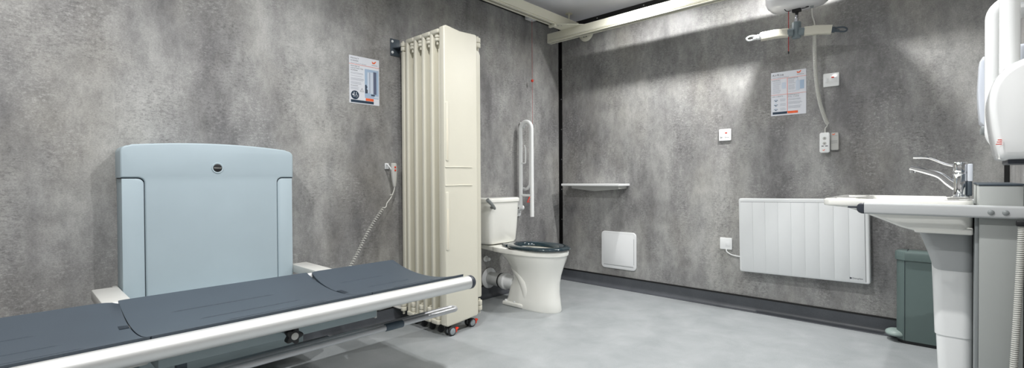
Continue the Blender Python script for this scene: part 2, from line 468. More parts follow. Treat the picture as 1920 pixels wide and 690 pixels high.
# --- mattress sections (sagging between the rails)
YB, YF = -.448, -1.050
def section(xa, xb, curl_l, curl_r, rl, rr_c):
    bm = N(); nx, ny = 44, 24; th = .012
    def zt(v):   # v 0 back .. 1 front
        u = 2 * v - 1
        return .502 - .045 * (1 - u * u)
    def xa_(v): return xa + curl_l * (1 - (2 * v - 1) ** 2)
    def xb_(v): return xb + curl_r * (1 - (2 * v - 1) ** 2)
    top = []; bot = []
    for i in range(nx + 1):
        u = i / nx; rt = []; rb = []
        for j in range(ny + 1):
            v = j / ny
            x = xa_(v) * (1 - u) + xb_(v) * u
            # rounded rear corner
            dback = 0.0
            for e, rc in ((u * (xb - xa), rl), ((1 - u) * (xb - xa), rr_c)):
                if e < rc: dback = (rc - math.sqrt(max(0, rc * rc - (rc - e) ** 2)))
            yb = YB - dback * (1 - v) ** 3
            yf = YF
            y = yb + (yf - yb) * v
            z = zt(v)
            rt.append(bm.verts.new((x, y, z))); rb.append(bm.verts.new((x, y, z - th)))
        top.append(rt); bot.append(rb)
    for i in range(nx):
        for j in range(ny):
            bm.faces.new((top[i][j], top[i + 1][j], top[i + 1][j + 1], top[i][j + 1]))
            bm.faces.new((bot[i][j], bot[i][j + 1], bot[i + 1][j + 1], bot[i + 1][j]))
    for i in range(nx):
        bm.faces.new((top[i][0], bot[i][0], bot[i + 1][0], top[i + 1][0])); bm.faces.new((top[i][ny], top[i + 1][ny], bot[i + 1][ny], bot[i][ny]))
    for j in range(ny):
        bm.faces.new((top[0][j], top[0][j + 1], bot[0][j + 1], bot[0][j])); bm.faces.new((top[nx][j], bot[nx][j], bot[nx][j + 1], top[nx][j + 1]))
    s = build('mattress_section', bm, M_MAT, bench, ang=50)
    # moulded drainage ribs
    L = xb - xa
    for v in (.30, .55, .80):
        off = {.30: -.05, .55: .0, .80: .04}[v]
        y = YB + (YF - YB) * v; bm = N(); zc = zt(v)
        a, c = xa + L * .24 + off, xa + L * .78 + off
        slope = (zt(v + .01) - zt(v - .01)) / (.02 * (YF - YB))
        prof = [(-.0028, -.001), (-.0016, .0034), (.0016, .0034), (.0028, -.001)]
        loft(bm, [[(x, y + p, zc + p * slope + h * k - .001) for p, h in prof] for x, k in ((a, .1), (a + .03, 1), (c - .03, 1), (c, .1))])
        build('moulded_rib', bm, M_MAT, s)
    return s
section(-4.06, -3.337, 0, 0, .02, .07)
section(-3.333, -2.626, 0, 0, .004, .004)
section(-2.622, -2.146, 0, 0, .06, .012)
# dark joint hinges showing between the sections
for xj in (-3.335, -2.621):
    bm = N(); box(bm, (xj - .02, -.98, .425), (xj + .03, -.50, .431)); build('section_hinge', bm, M_MATD, bench)
for xa, xb, ya, yb_ in ((-3.364, -3.338, -.725, -.670), (-2.621, -2.600, -.845, -.745)):
    bm = N(); zc = .502 - .045 * (1 - (2 * ((ya + yb_) / 2 - YB) / (YF - YB) - 1) ** 2); box(bm, (xa, ya, zc - .004), (xb, yb_, zc + .0012)); build('hinge_slot', bm, M_MATD, bench)
# rear rail
bm = N(); tube(bm, [(-4.08, -.437, .478), (-2.145, -.437, .478)], .017, 18); build('rear_rail', bm, M_GWHITE, bench)
# front rail (thick satin aluminium)
zr0, zr1 = .468, .466
bm = N(); cyl(bm, (-4.10, -1.078, .470), (-2.140, -1.078, zr1), .031, n=40); fr = build('front_rail', bm, M_ALU, bench)
bm = N(); lathe(bm, [(.0315, 0), (.0318, .004), (.031, .018), (.026, .026), (.012, .030), (.001, .031)], (-2.141, -1.078, zr1), (1, 0, 0), 40); build('end_cap', bm, M_CAP, fr)
bm = N(); lathe(bm, [(.0315, 0), (.0318, .004), (.031, .018), (.026, .026), (.012, .030), (.001, .031)], (-4.099, -1.078, .470), (-1, 0, 0), 40); build('end_cap', bm, M_CAP, fr)
# lip where the mats clip on the front rail
bm = N(); box(bm, (-4.06, -1.060, .478), (-2.152, -1.046, .4930), .002); build('mattress_edge', bm, M_MATD, bench)
# apron under the middle section
bm = N()
prism(bm, [(-3.31, -.50, .44), (-3.31, -.985, .455), (-3.31, -1.000, .445), (-3.31, -1.000, .385), (-3.31, -.97, .374), (-3.31, -.52, .374)], (.735, 0, 0), bev=.003)
ap = build('under_frame_cover', bm, M_BLUED, bench); ap['label'] = 'grey blue metal apron beneath the middle of the bench'
bm = N(); box(bm, (-2.572, -.98, .372), (-2.562, -.55, .455), .002); build('end_flange', bm, M_LGREY, ap)
bm = N(); prism(bm, [(-2.55, -.90, .45), (-2.55, -.90, .385), (-2.50, -.90, .375), (-2.44, -.90, .378), (-2.435, -.90, .45)], (0, .012, 0), bev=.002); build('latch_bracket', bm, M_LGREY, ap)
bm = N(); box(bm, (-3.42, -.98, .40), (-3.33, -.93, .452), .004); build('latch_bracket', bm, M_LGREY, ap)
bm = N(); prism(bm, [(-3.02, -1.002, .452), (-2.90, -1.002, .452), (-2.925, -1.03, .41), (-2.955, -1.03, .41)], (0, .02, 0), bev=.004); build('knob_boss', bm, M_BLUED, ap)
# star knob
bm = N(); kc = Vector((-2.937, -1.045, .408)); ring = []
star = [((.026 + .0055 * math.cos(5 * t)) * math.cos(t), (.026 + .0055 * math.cos(5 * t)) * math.sin(t)) for t in [2 * PI * i / 60 for i in range(60)]]
prism(bm, [kc + Vector((a, 0, c)) for a, c in star], (0, -.026, 0), bev=.004, seg=3)
kb = build('star_knob', bm, M_BLKP, bench); kb['label'] = 'black star knob with a pale round centre'
bm = N(); lathe(bm, [(.0125, 0), (.0125, .002), (.010, .003)], kc + Vector((0, -.026, 0)), (0, -1, 0), 24); build('knob_centre', bm, M_LGREY, kb)
# folded-down safety rail: a long flattened loop of tube
bm = N(); r_ = .0125
yo, yi, zs = -.965, -.928, .316
loop = [(-4.02, yo, zs - .004)] + [(-2.140, yo, zs)] + arc((-2.135, (yo + yi) / 2, zs), (yi - yo) / 2, -PI / 2, PI / 2, (1, 0, 0), (0, 1, 0), 16) + [(-2.140, yi, zs)] + [(-4.02, yi, zs - .004)]
tube(bm, loop, r_, 18); sr = build('safety_rail', bm, M_TUBE, bench); sr['label'] = 'grey tubular safety rail folded down below the mattress'
bm = N(); cyl(bm, (-2.515, yo, zs), (-2.428, yo, zs), .0165, n=24, bev=.003); build('rail_sleeve', bm, M_SLEEVE, sr)
bm = N(); box(bm, (-4.0, yo + .004, zs - .012), (-2.72, -.86, zs - .004), .002); build('rail_infill', bm, M_DGREY, sr)
for xx in (-3.25,):
    bm = N(); box(bm, (xx, -.925, .31), (xx + .03, -.90, .385), .003); build('rail_link', bm, M_DGREY, sr)
# lower base moulding on the wall
bm = N(); box(bm, (-3.27, -.30, .101), (-2.575, -.148, .36), .02, 3); build('motor_housing', bm, M_BLUED, bench)

# ------------------------------------------------------------------ bench handset on the wall
hs = thing('bench_handset', 'pale handset with two red buttons and coiled cord, left of the folding screen', 'remote control', (-1.88, 0, .98))
bm = N()
def hring(z, w, d0, d1, xo=0.0):
    return [Vector((-1.873 + xo + a, -(.035 + c), z)) for a, c in rrect(-w, d0, w, d1, min(w, (d1 - d0) / 2) * .8, 4)]
loft(bm, [hring(1.060, .013, .004, .022), hring(1.054, .019, .0, .028), hring(1.02, .021, -.002, .030), hring(.97, .018, .0, .028, .002), hring(.92, .012, .003, .024, .004), hring(.905, .008, .006, .020, .005)])
build('handset_body', bm, M_LGREY, hs)
for zz in (1.032, 1.012):
    bm = N(); lathe(bm, [(.0065, 0), (.006, .002), (.003, .0026)], (-1.872, -.0655, zz), (0, -1, 0), 16); build('button', bm, M_RED, hs)
bm = N(); tube(bm, catmull([(-1.886, -.004, 1.048), (-1.905, -.02, 1.052), (-1.910, -.045, 1.044), (-1.896, -.052, 1.020), (-1.888, -.04, 1.012)], 6), .0045, 10)
box(bm, (-1.912, -.012, 1.02), (-1.885, 0, 1.06), .003); build('hook', bm, M_WHITE, hs)
bm = N(); tube(bm, catmull([(-1.868, -.05, .907), (-1.873, -.05, .88), (-1.895, -.05, .835), (-1.925, -.05, .80), (-1.935, -.052, .775), (-1.952, -.052, .768)], 6), .0032, 8)
box(bm, (-1.905, -.056, .849), (-1.885, -.044, .855)); tail = build('cord', bm, M_CORDW, hs)
bm = N(); coil(bm, [(-1.952, -.052, .768), (-2.00, -.055, .715), (-2.075, -.062, .62), (-2.15, -.07, .50), (-2.22, -.08, .40)], .0095, .0021, .0155); build('coiled_cord', bm, M_CORDW, hs)

# ------------------------------------------------------------------ posters
def quad(bm, x0, y0, x1, y1, z=.0005, t=.0004):
    box(bm, (x0, y0, z - t), (x1, y1, z + t))
def lines(bm, x0, y0, w, n, dy, h=.0011, rag=.25, z=.0022):
    for i in range(n):
        ww = w * (1 - random.random() * rag)
        quad(bm, x0, y0 - i * dy - h, x0 + ww, y0 - i * dy, z)
def logo(bm, x, y, s, z):
    prism(bm, [(x, y + s * .9, z), (x + s * .45, y + s * .45, z), (x + s * .95, y + s * .62, z), (x + s * 1.25, y + s, z), (x + s * 1.65, y + s * .98, z), (x + s * 1.1, y + s * .1, z), (x + s * .3, y, z), (x, y + s * .3, z)], (0, 0, .0006))
PW, PH = .210, .297
# poster on the back wall
pa = thing('instruction_sign', 'white privacy screen instruction sheet with blue photograph, on the wall left of the folding screen', 'sign', (-2.05, 0, 1.58))
MA = WA(-2.156, 1.431, 0)
bm = N(); box(bm, (0, 0, 0), (PW, PH, .0018), .0006, 1); build('sign_board', XF(bm, MA), M_PAPER, pa)
z = .0022
def heading(Mx, parent, *rows):
    for grp in rows:
        bm = N()
        for tx, sz, px, py, wd in grp: text_bm(bm, tx, sz, px, py, .0022, width=wd, spacing=1.3)
        build('heading_text', XF(bm, Mx), M_INK, parent)
heading(MA, pa, [('PRIVACY', .0125, .010, .277, .055), ('SCREEN', .0125, .010, .262, .050)],
        [('MOVING &', .0105, .010, .229, .058), ('LOCATING THE', .0105, .010, .216, .084), ('SCREEN', .0105, .010, .203, .045)],
        [('WARNING', .0075, .010, .108, .048)])
bm = N(); text_bm(bm, 'INSTRUCTIONS', .0095, .010, .248, z, width=.105, spacing=1.3); build('subheading_text', XF(bm, MA), M_INKL, pa)
bm = N(); lines(bm, .010, .192, .088, 2, .006, z=z); lines(bm, .010, .172, .085, 1, .006, z=z); lines(bm, .010, .158, .092, 3, .006, z=z); lines(bm, .010, .134, .09, 3, .006, z=z)
lines(bm, .010, .1, .06, 3, .006, z=z); build('printed_text', XF(bm, MA), M_INKL, pa)
bm = N(); quad(bm, 0, .243, PW, .2448, z); build('ruled_line', XF(bm, MA), M_ORANGE, pa)
bm = N(); quad(bm, .112, .024, .168, .040, z); build('orange_band', XF(bm, MA), M_ORANGE, pa)
bm = N(); logo(bm, .158, .266, .018, z); build('maker_logo', XF(bm, MA), M_ORANGE, pa)
bm = N(); text_bm(bm, 'INNOVA', .008, .156, .254, z, width=.04); build('logo_text', XF(bm, MA), M_GREYTXT, pa)
bm = N(); quad(bm, .010, .006, .168, .022, z); build('navy_band', XF(bm, MA), M_NAVY, pa)
bm = N(); lathe(bm, [(.0275, 0), (.0275, .0006)], (.038, .052, z), (0, 0, 1), 32); build('roundel', XF(bm, MA), M_NAVY, pa)
bm = N(); zz = z + .0012   # walking figure arrow and wheelchair figure in the roundel, and the warning triangle
prism(bm, [(.018, .054, zz), (.024, .062, zz), (.024, .057, zz), (.030, .057, zz), (.030, .050, zz), (.024, .050, zz), (.024, .046, zz)], (0, 0, .0004))
lathe(bm, [(.0035, 0), (.0035, .0004)], (.031, .067, zz), (0, 0, 1), 14); box(bm, (.029, .040, zz), (.033, .062, zz + .0004))
lathe(bm, [(.003, 0), (.003, .0004)], (.046, .066, zz), (0, 0, 1), 14)
tube(bm, arc((.048, .047, zz), .008, R(110), R(400), (1, 0, 0), (0, 1, 0), 14), .0009, 6); box(bm, (.045, .050, zz), (.048, .063, zz + .0004)); box(bm, (.045, .050, zz), (.055, .0525, zz + .0004))
build('roundel_figures', XF(bm, MA), M_PAPER, pa)
bm = N(); tube(bm, [(.074, .078, z), (.0865, .100, z), (.099, .078, z), (.074, .078, z)], .0009, 6); box(bm, (.0858, .085, z), (.0872, .093, z + .0004)); box(bm, (.0858, .081, z), (.0872, .083, z + .0004)); build('warning_triangle', XF(bm, MA), M_INK, pa)
bm = N(); box(bm, (.106, .042, z - .0004), (.204, .226, z + .0004)); ph = build('photograph', XF(bm, MA), M_PHOTO1, pa)
bm = N(); box(bm, (.124, .075, z), (.140, .207, z + .0008)); box(bm, (.142, .072, z), (.166, .209, z + .0008)); box(bm, (.172, .046, z), (.204, .060, z + .0008)); build('pictured_panel', XF(bm, MA), M_PHOTO3, ph)
bm = N(); box(bm, (.166, .070, z), (.188, .214, z + .0008)); box(bm, (.139, .075, z), (.142, .206, z + .0008)); build('pictured_screen', XF(bm, MA), M_PHOTO2, ph)
bm = N(); prism(bm, [(.108, .070, z), (.125, .072, z), (.126, .092, z), (.118, .100, z), (.124, .112, z), (.114, .128, z), (.107, .12, z)], (0, 0, .0009)); box(bm, (.150, .058, z), (.176, .068, z + .0008)); build('pictured_chair', XF(bm, MA), M_PHOTO4, ph)
# poster on the right wall
pb = thing('instruction_sign', 'white AirRise hoist instruction sheet divided in four by red lines, below the hanger bar', 'sign', (0, -1.925, 1.52))
MB_ = WB(-1.820, 1.373, 0)
bm = N(); box(bm, (0, 0, 0), (PW, PH, .0018), .0006, 1); build('sign_board', XF(bm, MB_), M_PAPER, pb)
heading(MB_, pb, [('AirRise', .022, .008, .270, .068)], [('HANDSET', .0085, .008, .238, .05)], [('CHARGING', .0085, .106, .242, .056)],
        [('LED LIGHTS', .0085, .006, .128, .066)], [('EMERGENCY', .0085, .103, .131, .066), ('PULL CORD', .0085, .103, .119, .064)])
bm = N(); text_bm(bm, 'INSTRUCTIONS', .0095, .008, .256, z, width=.10, spacing=1.3); build('subheading_text', XF(bm, MB_), M_INKL, pb)
for q_ in ((0, .2505, PW, .252), (0, .1415, PW, .143), (.0985, .020, .1005, .251)):
    bm = N(); quad(bm, *q_, z); build('ruled_line', XF(bm, MB_), M_ORANGE, pb)
bm = N(); quad(bm, .101, .010, .162, .026, z); build('orange_band', XF(bm, MB_), M_ORANGE, pb)
bm = N(); logo(bm, .156, .274, .016, z); build('maker_logo', XF(bm, MB_), M_ORANGE, pb)
bm = N(); text_bm(bm, 'INNOVA', .008, .156, .263, z, width=.04); build('logo_text', XF(bm, MB_), M_GREYTXT, pb)
bm = N(); lines(bm, .010, .230, .052, 10, .0082, z=z); build('printed_text', XF(bm, MB_), M_INKL, pb)
bm = N(); lines(bm, .106, .234, .042, 4, .0068, z=z); lines(bm, .106, .200, .042, 5, .0068, z=z); lines(bm, .106, .158, .045, 1, .006, z=z); build('printed_text', XF(bm, MB_), M_INKL, pb)
bm = N(); lines(bm, .104, .108, .096, 2, .0065, z=z); lines(bm, .104, .088, .09, 3, .0065, z=z); lines(bm, .104, .060, .092, 3, .0065, z=z)
build('printed_text', XF(bm, MB_), M_INKL, pb)
for k in range(3):
    bm = N(); lines(bm, .056, .112 - k * .031, .036, 3, .0065, z=z); build('printed_text', XF(bm, MB_), M_INKL, pb)
bm = N(); quad(bm, .010, .010, .0985, .026, z); build('navy_band', XF(bm, MB_), M_NAVY, pb)
bm = N(); prism(bm, [(x, y, z) for x, y in rrect(.150, .160, .172, .228, .005)], (0, 0, .0008)); tube(bm, [(.160, .228, z), (.162, .238, z), (.159, .246, z)], .0013, 6)
build('pictured_handset', XF(bm, MB_), M_PHOTO3, pb)
bm = N(); prism(bm, [(x, y, z) for x, y in rrect(.066, .180, .090, .224, .006)], (0, 0, .0006)); build('pictured_handset', XF(bm, MB_), M_PHOTO3, pb)
bm = N(); box(bm, (.174, .168, z), (.198, .226, z + .0007)); build('pictured_charger', XF(bm, MB_), M_PHOTO1, pb)
for k in range(3):
    bm = N(); lathe(bm, [(.011, 0), (.011, .0004)], (.030, .104 - k * .031, z), (0, 0, 1), 20); build('pictured_lamp_head', XF(bm, MB_), M_PHOTO3, pb)
    bm = N()
    box(bm, (.027, .097 - k * .031, z + .0006), (.033, .104 - k * .031, z + .001)); box(bm, (.018, .104 - k * .031, z + .0006), (.026, .1065 - k * .031, z + .001)); box(bm, (.035, .104 - k * .031, z + .0006), (.043, .1065 - k * .031, z + .001))
    build('pictured_lamp', XF(bm, MB_), M_INK, pb)

# ------------------------------------------------------------------ folding privacy screen
scr = thing('folding_screen', 'cream plastic folding privacy screen on castors, folded up beside the toilet', 'screen', (-1.69, -.28, 0))
SX0, SX1 = -1.823, -1.553
Z0, Z1 = .085, 1.875
# front panel
bm = N()
prof = [(SX0, .070), (SX0 + .02, .058), (SX1 - .01, .078), (SX1, .090), (SX1, Z1 - .012), (SX1 - .012, Z1 - .004), (SX0 + .13, Z1 - .010), (SX0 + .02, Z1 + .004), (SX0, Z1 - .006)]
prism(bm, [(x, -.467, zz) for x, zz in prof], (0, -.050, 0), bev=.010, seg=4)
fp = build('screen_panel', bm, M_CREAM, scr); fp['label'] = 'smooth front panel with two long finger grips'
for z0_, z1_ in ((1.06, 1.42), (.52, .875)):
    xg = -1.817
    bm = N()
    prism(bm, [(a, -.5145, c) for a, c in rrect(xg, z0_, xg + .026, z1_, .0125, 6)], (0, -.006, 0), bev=.0025, seg=3); g = build('finger_grip', bm, M_CREAM, fp)
    bm = N(); prism(bm, [(a, -.5195, c) for a, c in rrect(xg + .006, z0_ + .008, xg + .020, z1_ - .10, .0065, 6)], (0, -.0014, 0), bev=.0006); build('grip_recess', bm, M_CREAMD, g)
for zz in (1.022, .910):
    bm = N(); prism(bm, [(-1.820, -.5145, zz), (-1.820, -.5145, zz + .005), (-1.70, -.5145, zz + .008), (-1.605, -.5145, zz + .006), (-1.605, -.5145, zz), (-1.70, -.5145, zz + .001)], (0, -.006, 0), bev=.002, seg=2); build('moulded_ridge', bm, M_CREAM, fp)
def knuckle(x, y, z, parent, r=.017, h=.055, nm='hinge_knuckle'):
    bm = N(); cyl(bm, (x, y, z), (x, y, z + h * .48), r, n=20, bev=.004); cyl(bm, (x, y, z + h * .52), (x, y, z + h), r, n=20, bev=.004)
    cyl(bm, (x, y, z - .02), (x, y, z + h + .01), r * .4, n=12)
    return build(nm, bm, M_CREAM, parent)
YP = [-.371, -.286, -.200, -.112]        # far edges of the folded pairs
for i, yp in enumerate(YP):
    # stile leaf (full height) : thin leaf with a cap that bends over the recess
    bm = N()
    box(bm, (SX0 + .004, yp - .026, Z0 + .0), (SX1 - .01, yp, Z1 - .006), .007, 3)
    lf = build('screen_panel', bm, M_CREAM, scr)
    bm = N(); box(bm, (SX0 + .0035, yp - .084, Z1 - .036), (SX0 + .062, yp - .004, Z1 - .0058), .0095, 3); build('panel_head', bm, M_CREAM, lf)
    # recessed companion leaf with vertical flutes
    bm = N()
    box(bm, (SX0 + .040, yp - .078, Z0 + .02), (SX1 + (.035 if i == 0 else .0), yp - .034, Z1 - .085), .008, 3)
    cyl(bm, (SX0 + .030, yp - .070, Z0 + .07), (SX0 + .030, yp - .070, Z1 - .125), .011, n=16, bev=.005)
    cf = build('screen_panel', bm, M_CREAMD if False else M_CREAM, scr)
    knuckle(SX0 + .024, yp - .056, Z1 - .078, cf, .018, .038)
    knuckle(SX0 + .018, yp - .058, Z0 + .005, cf, .020, .06)
    # foot block and small caster behind
    bm = N(); prism(bm, [(a, c, Z0 - .022) for a, c in rrect(SX0 - .008, yp - .082, SX0 + .055, yp - .006, .014)], (0, 0, .026), bev=.004); build('foot_block', bm, M_CREAM, lf)
    bm = N(); cyl(bm, (SX0 + .045, yp - .052, .022), (SX0 + .045, yp - .034, .022), .0215, n=24, bev=.004); box(bm, (SX0 + .038, yp - .05, .03), (SX0 + .052, yp - .036, .068)); build('castor_wheel', bm, M_RUBBER, lf)
# last leaf at the wall
bm = N(); box(bm, (SX0 + .002, -.098, Z0 + .02), (SX1 - .02, -.066, 1.795), .006, 3); wl = build('screen_panel', bm, M_CREAM, scr)
knuckle(SX0 + .012, -.078, 1.80, wl); knuckle(SX0 - .006, -.088, .085, wl, .02, .06)
# leaf that shows past the right end of the front panel
bm = N(); prism(bm, [(-1.60, -.452, .17), (-1.470, -.452, .17), (-1.465, -.452, .18), (-1.465, -.452, 1.77), (-1.478, -.452, 1.795), (-1.60, -.452, 1.82)], (0, .030, 0), bev=.006, seg=3); rl = build('screen_panel', bm, M_CREAM, scr)
knuckle(-1.482, -.445, 1.815, rl, .019, .065); knuckle(-1.482, -.445, .085, rl, .019, .065)
# front castors with red brakes
def castor(x, y):
    c = Vector((x, y, .0))
    bm = N(); cyl(bm, (x, y + .012, .045), (x, y + .012, .085), .008, n=12); box(bm, (x - .012, y - .004, .036), (x + .014, y + .024, .052), .004); fk = build('castor', bm, M_BLKP, scr)
    for dy in (-.016, .018):
        bm = N(); cyl(bm, (x, y + dy - .009, .0275), (x, y + dy + .009, .0275), .0275, n=28, bev=.004); w = build('wheel', bm, M_RUBBER, fk)
        bm = N(); cyl(bm, (x, y + dy - .0105, .0275), (x, y + dy + .0105, .0275), .0205, n=24, bev=.002); build('wheel_hub', bm, M_WHEEL, fk)
    bm = N(); prism(bm, [(x + .021, y - .022, .036), (x + .036, y - .022, .037), (x + .050, y - .022, .041), (x + .049, y - .022, .034), (x + .040, y - .022, .030), (x + .038, y - .022, .017), (x + .024, y - .022, .012)], (0, .026, 0), bev=.003); br = build('brake_pedal', bm, M_RED, fk); br['label'] = 'red brake pedal'
castor(-1.776, -.500); castor(-1.575, -.458)
# wall bracket
bm = N(); box(bm, (-1.862, -.006, 1.778), (-1.79, -.001, 1.892), .002); prism(bm, [(-1.845, -.004, 1.828), (-1.79, -.004, 1.828), (-1.79, -.085, 1.828), (-1.812, -.085, 1.828)], (0, 0, .006)); prism(bm, [(-1.80, -.004, 1.80), (-1.80, -.004, 1.832), (-1.80, -.07, 1.832)], (.005, 0, 0))
wb = build('wall_bracket', bm, M_DGREY, scr); wb['label'] = 'slate grey steel wall bracket'
for zz in (1.800, 1.872):
    bm = N(); lathe(bm, [(.009, 0), (.009, .003), (.006, .006)], (-1.848, -.006, zz), (0, -1, 0), 14); build('bolt', bm, M_WHITE, wb)
bm = N(); box(bm, (-1.86, -.006, .10), (-1.80, -.001, .20), .002); box(bm, (-1.86, -.085, .10), (-1.80, -.002, .106), .002); build('wall_bracket', bm, M_LGREY, scr)

# ------------------------------------------------------------------ toilet
TX = -.945
wc = thing('toilet', 'white ceramic close-coupled toilet with a dark teal seat, against the back wall', 'toilet', (TX, -.4, 0))
bm = N()
rings = []
for z_, y0_, y1_, hw, e, c in ((0, -.245, -.700, .103, 3.2, -.50), (.012, -.240, -.704, .107, 3.2, -.50), (.07, -.265, -.695, .102, 3, -.50), (.14, -.285, -.688, .098, 2.8, -.50),
                               (.20, -.295, -.690, .101, 2.6, -.49), (.26, -.285, -.700, .113, 2.5, -.48), (.31, -.262, -.715, .133, 2.5, -.47), (.35, -.235, -.729, .152, 2.5, -.46), (.385, -.19, -.740, .168, 2.6, -.45), (.402, -.165, -.745, .174, 2.7, -.44),
                               (.406, -.158, -.751, .180, 2.8, -.44), (.428, -.158, -.753, .182, 2.8, -.44), (.437, -.162, -.749, .178, 2.8, -.44)):
    rings.append(superring(TX, y0_, y1_, hw, z_, e, 56, ctr=c))
for z_, y0_, y1_, hw in ((.437, -.25, -.705, .135), (.428, -.26, -.695, .125), (.40, -.265, -.69, .13), (.33, -.30, -.65, .105), (.27, -.36, -.58, .065), (.25, -.42, -.52, .03)):
    rings.append(superring(TX, y0_, y1_, hw, z_, 2.2, 56, ctr=-.46))
loft(bm, rings)
pan = build('pan', bm, M_CERAM, wc, ang=50)
# rear deck joining pan to cistern
bm = N()
deck = [(-.115, -.02), (.115, -.02), (.135, -.12), (.165, -.26), (.172, -.34), (-.172, -.34), (-.165, -.26), (-.135, -.12)]
prism(bm, [(TX + a, c, .400) for a, c in deck], (0, 0, .038), bev=.010, seg=3); build('rear_deck', bm, M_CERAM, wc)
# moulded trap (S shaped bulge on both flanks)
for s in (-1, 1):
    bm = N(); pts = catmull([(TX + s * .050, -.30, .375), (TX + s * .050, -.345, .30), (TX + s * .052, -.42, .22), (TX + s * .052, -.455, .13), (TX + s * .052, -.455, .02)], 8)
    tube(bm, pts, .05, 20, rs=[.045 + .012 * math.sin(PI * i / (len(pts) - 1)) for i in range(len(pts))]); build('trap_moulding', bm, M_CERAM, pan)
    bm = N(); prism(bm, [(TX + s * .03, -.238, 0), (TX + s * .116, -.250, 0), (TX + s * .113, -.44, 0), (TX + s * .03, -.47, 0)], (0, 0, .034), bev=.012, seg=4); build('foot_flange', bm, M_CERAM, pan)
    for yy in (-.27, -.36):
        bm = N(); lathe(bm, [(.011, 0), (.010, .008), (.004, .012)], (TX + s * .100, yy, .033), (0, 0, 1), 16); build('bolt_cap', bm, M_WHITE, pan)
bm = N(); loft(bm, [superring(TX, -.15 - .03, -.34, .10, .405, 2.6, 32), superring(TX, -.24, -.36, .055, .33, 2.4, 32), superring(TX, -.30, -.40, .05, .26, 2.2, 32)]); build('trap_neck', bm, M_CERAM, pan)
# cistern
bm = N()
def cring(z_, hw, yf, r, bow=.012):
    pts = []
    for a, c in rrect(-hw, yf, hw, -.012, r, 7):
        k = 1 - (a / hw) ** 2
        y = c - (bow * k if c < (yf - .012) / 2 else 0)
        pts.append(Vector((TX + a, y, z_)))
    return pts
loft(bm, [cring(.446, .145, -.135, .04), cring(.450, .158, -.145, .045), cring(.468, .168, -.154, .05), cring(.56, .174, -.162, .05), cring(.70, .180, -.168, .05), cring(.775, .183, -.171, .05)])
cis = build('cistern', bm, M_CERAM, wc, ang=50)
bm = N()
loft(bm, [cring(.770, .184, -.173, .05), cring(.773, .190, -.179, .055), cring(.790, .191, -.180, .055), cring(.800, .187, -.176, .052), cring(.805, .177, -.165, .045), cring(.807, .15, -.14, .03)])
build('cistern_lid', bm, M_CERAM, cis, ang=50)
bm = N(); lx, lz = -1.098, .735
cyl(bm, (lx, -.170, lz), (lx, -.205, lz), .012, n=18, bev=.003)
tube(bm, catmull([(lx + .008, -.203, lz - .012), (lx, -.206, lz), (lx - .030, -.209, lz + .026), (lx - .078, -.211, lz + .062)], 6), .010, 14, rs=[.008 + .007 * (i / 18) for i in range(19)])
lv = build('flush_lever', bm, M_MGREY, cis); lv['label'] = 'grey flush lever'
# seat ring
bm = N(); rs = []
for off, zz in ((.0, .442), (.006, .448), (.005, .457), (-.006, .465), (-.024, .468), (-.050, .465), (-.064, .457), (-.068, .438)):
    y0_ = -.262 - (.0 if off > -.03 else .045); rs.append(superring(TX, -.268 + off * .6 - (0 if off > -.03 else .02), -.758 - off, .180 + off, zz, 2.3, 56, ctr=-.50))
v = loft(bm, rs, False, False)
n_ = 56
for i in range(n_): bm.faces.new((v[-1][i], v[-1][(i + 1) % n_], v[0][(i + 1) % n_], v[0][i]))
seat = build('toilet_seat', bm, M_SEAT, wc, ang=60)
bm = N(); prism(bm, [(TX - .09, -.225, .44), (TX + .09, -.225, .44), (TX + .12, -.29, .44), (TX - .12, -.29, .44)], (0, 0, .018), bev=.006, seg=3); cyl(bm, (TX - .085, -.225, .449), (TX + .085, -.225, .449), .009, n=16); build('seat_hinge', bm, M_SEAT, seat)
for s in (-1, 1):
    bm = N(); box(bm, (TX + s * .12 - .012, -.66, .435), (TX + s * .12 + .012, -.64, .444), .002); build('seat_buffer', bm, M_PIPE, seat)
# waste outlet
bm = N(); PX = -.965
lathe(bm, [(.082, 0), (.082, .004), (.070, .012), (.056, .016)], (PX, -.007, .155), (0, -1, 0), 36); wo = build('waste_pipe', bm, M_WHITE, wc)
bm = N(); lathe(bm, [(.052, .01), (.052, .140), (.056, .143), (.056, .18)], (PX, 0, .155), (0, -1, 0), 32); build('pipe_connector', bm, M_PIPE, wo)
bm = N(); lathe(bm, [(.058, .146), (.058, .157)], (PX, 0, .155), (0, -1, 0), 32); build('rubber_seal', bm, M_BLKP, wo)
bm = N(); lathe(bm, [(.061, .172), (.064, .180), (.064, .205), (.054, .215), (.054, .30)], (PX, 0, .155), (0, -1, 0), 32); build('pan_collar', bm, M_WHITE, wo)
bm = N(); lathe(bm, [(.024, 0), (.024, .010), (.014, .012), (.014, .045), (.010, .050)], (TX - .06, -.007, .315), (0, -1, 0), 20); build('water_inlet', bm, M_WHITE, wo)
bm = N(); tube(bm, catmull([(TX + .195, -.06, .66), (TX + .215, -.07, .62), (TX + .215, -.07, .50), (TX + .19, -.06, .44)], 6), .008, 12); cyl(bm, (TX + .189, -.06, .70), (TX + .225, -.06, .70), .016, n=16, bev=.003); cyl(bm, (TX + .215, -.07, .60), (TX + .215, -.07, .64), .013, n=12, bev=.002); build('inlet_valve', bm, M_GWHITE, cis)
bm = N(); cyl(bm, (TX + .20, -.085, .66), (TX + .235, -.085, .66), .007, n=12, bev=.001); build('valve_nut', bm, M_BLKP, cis)

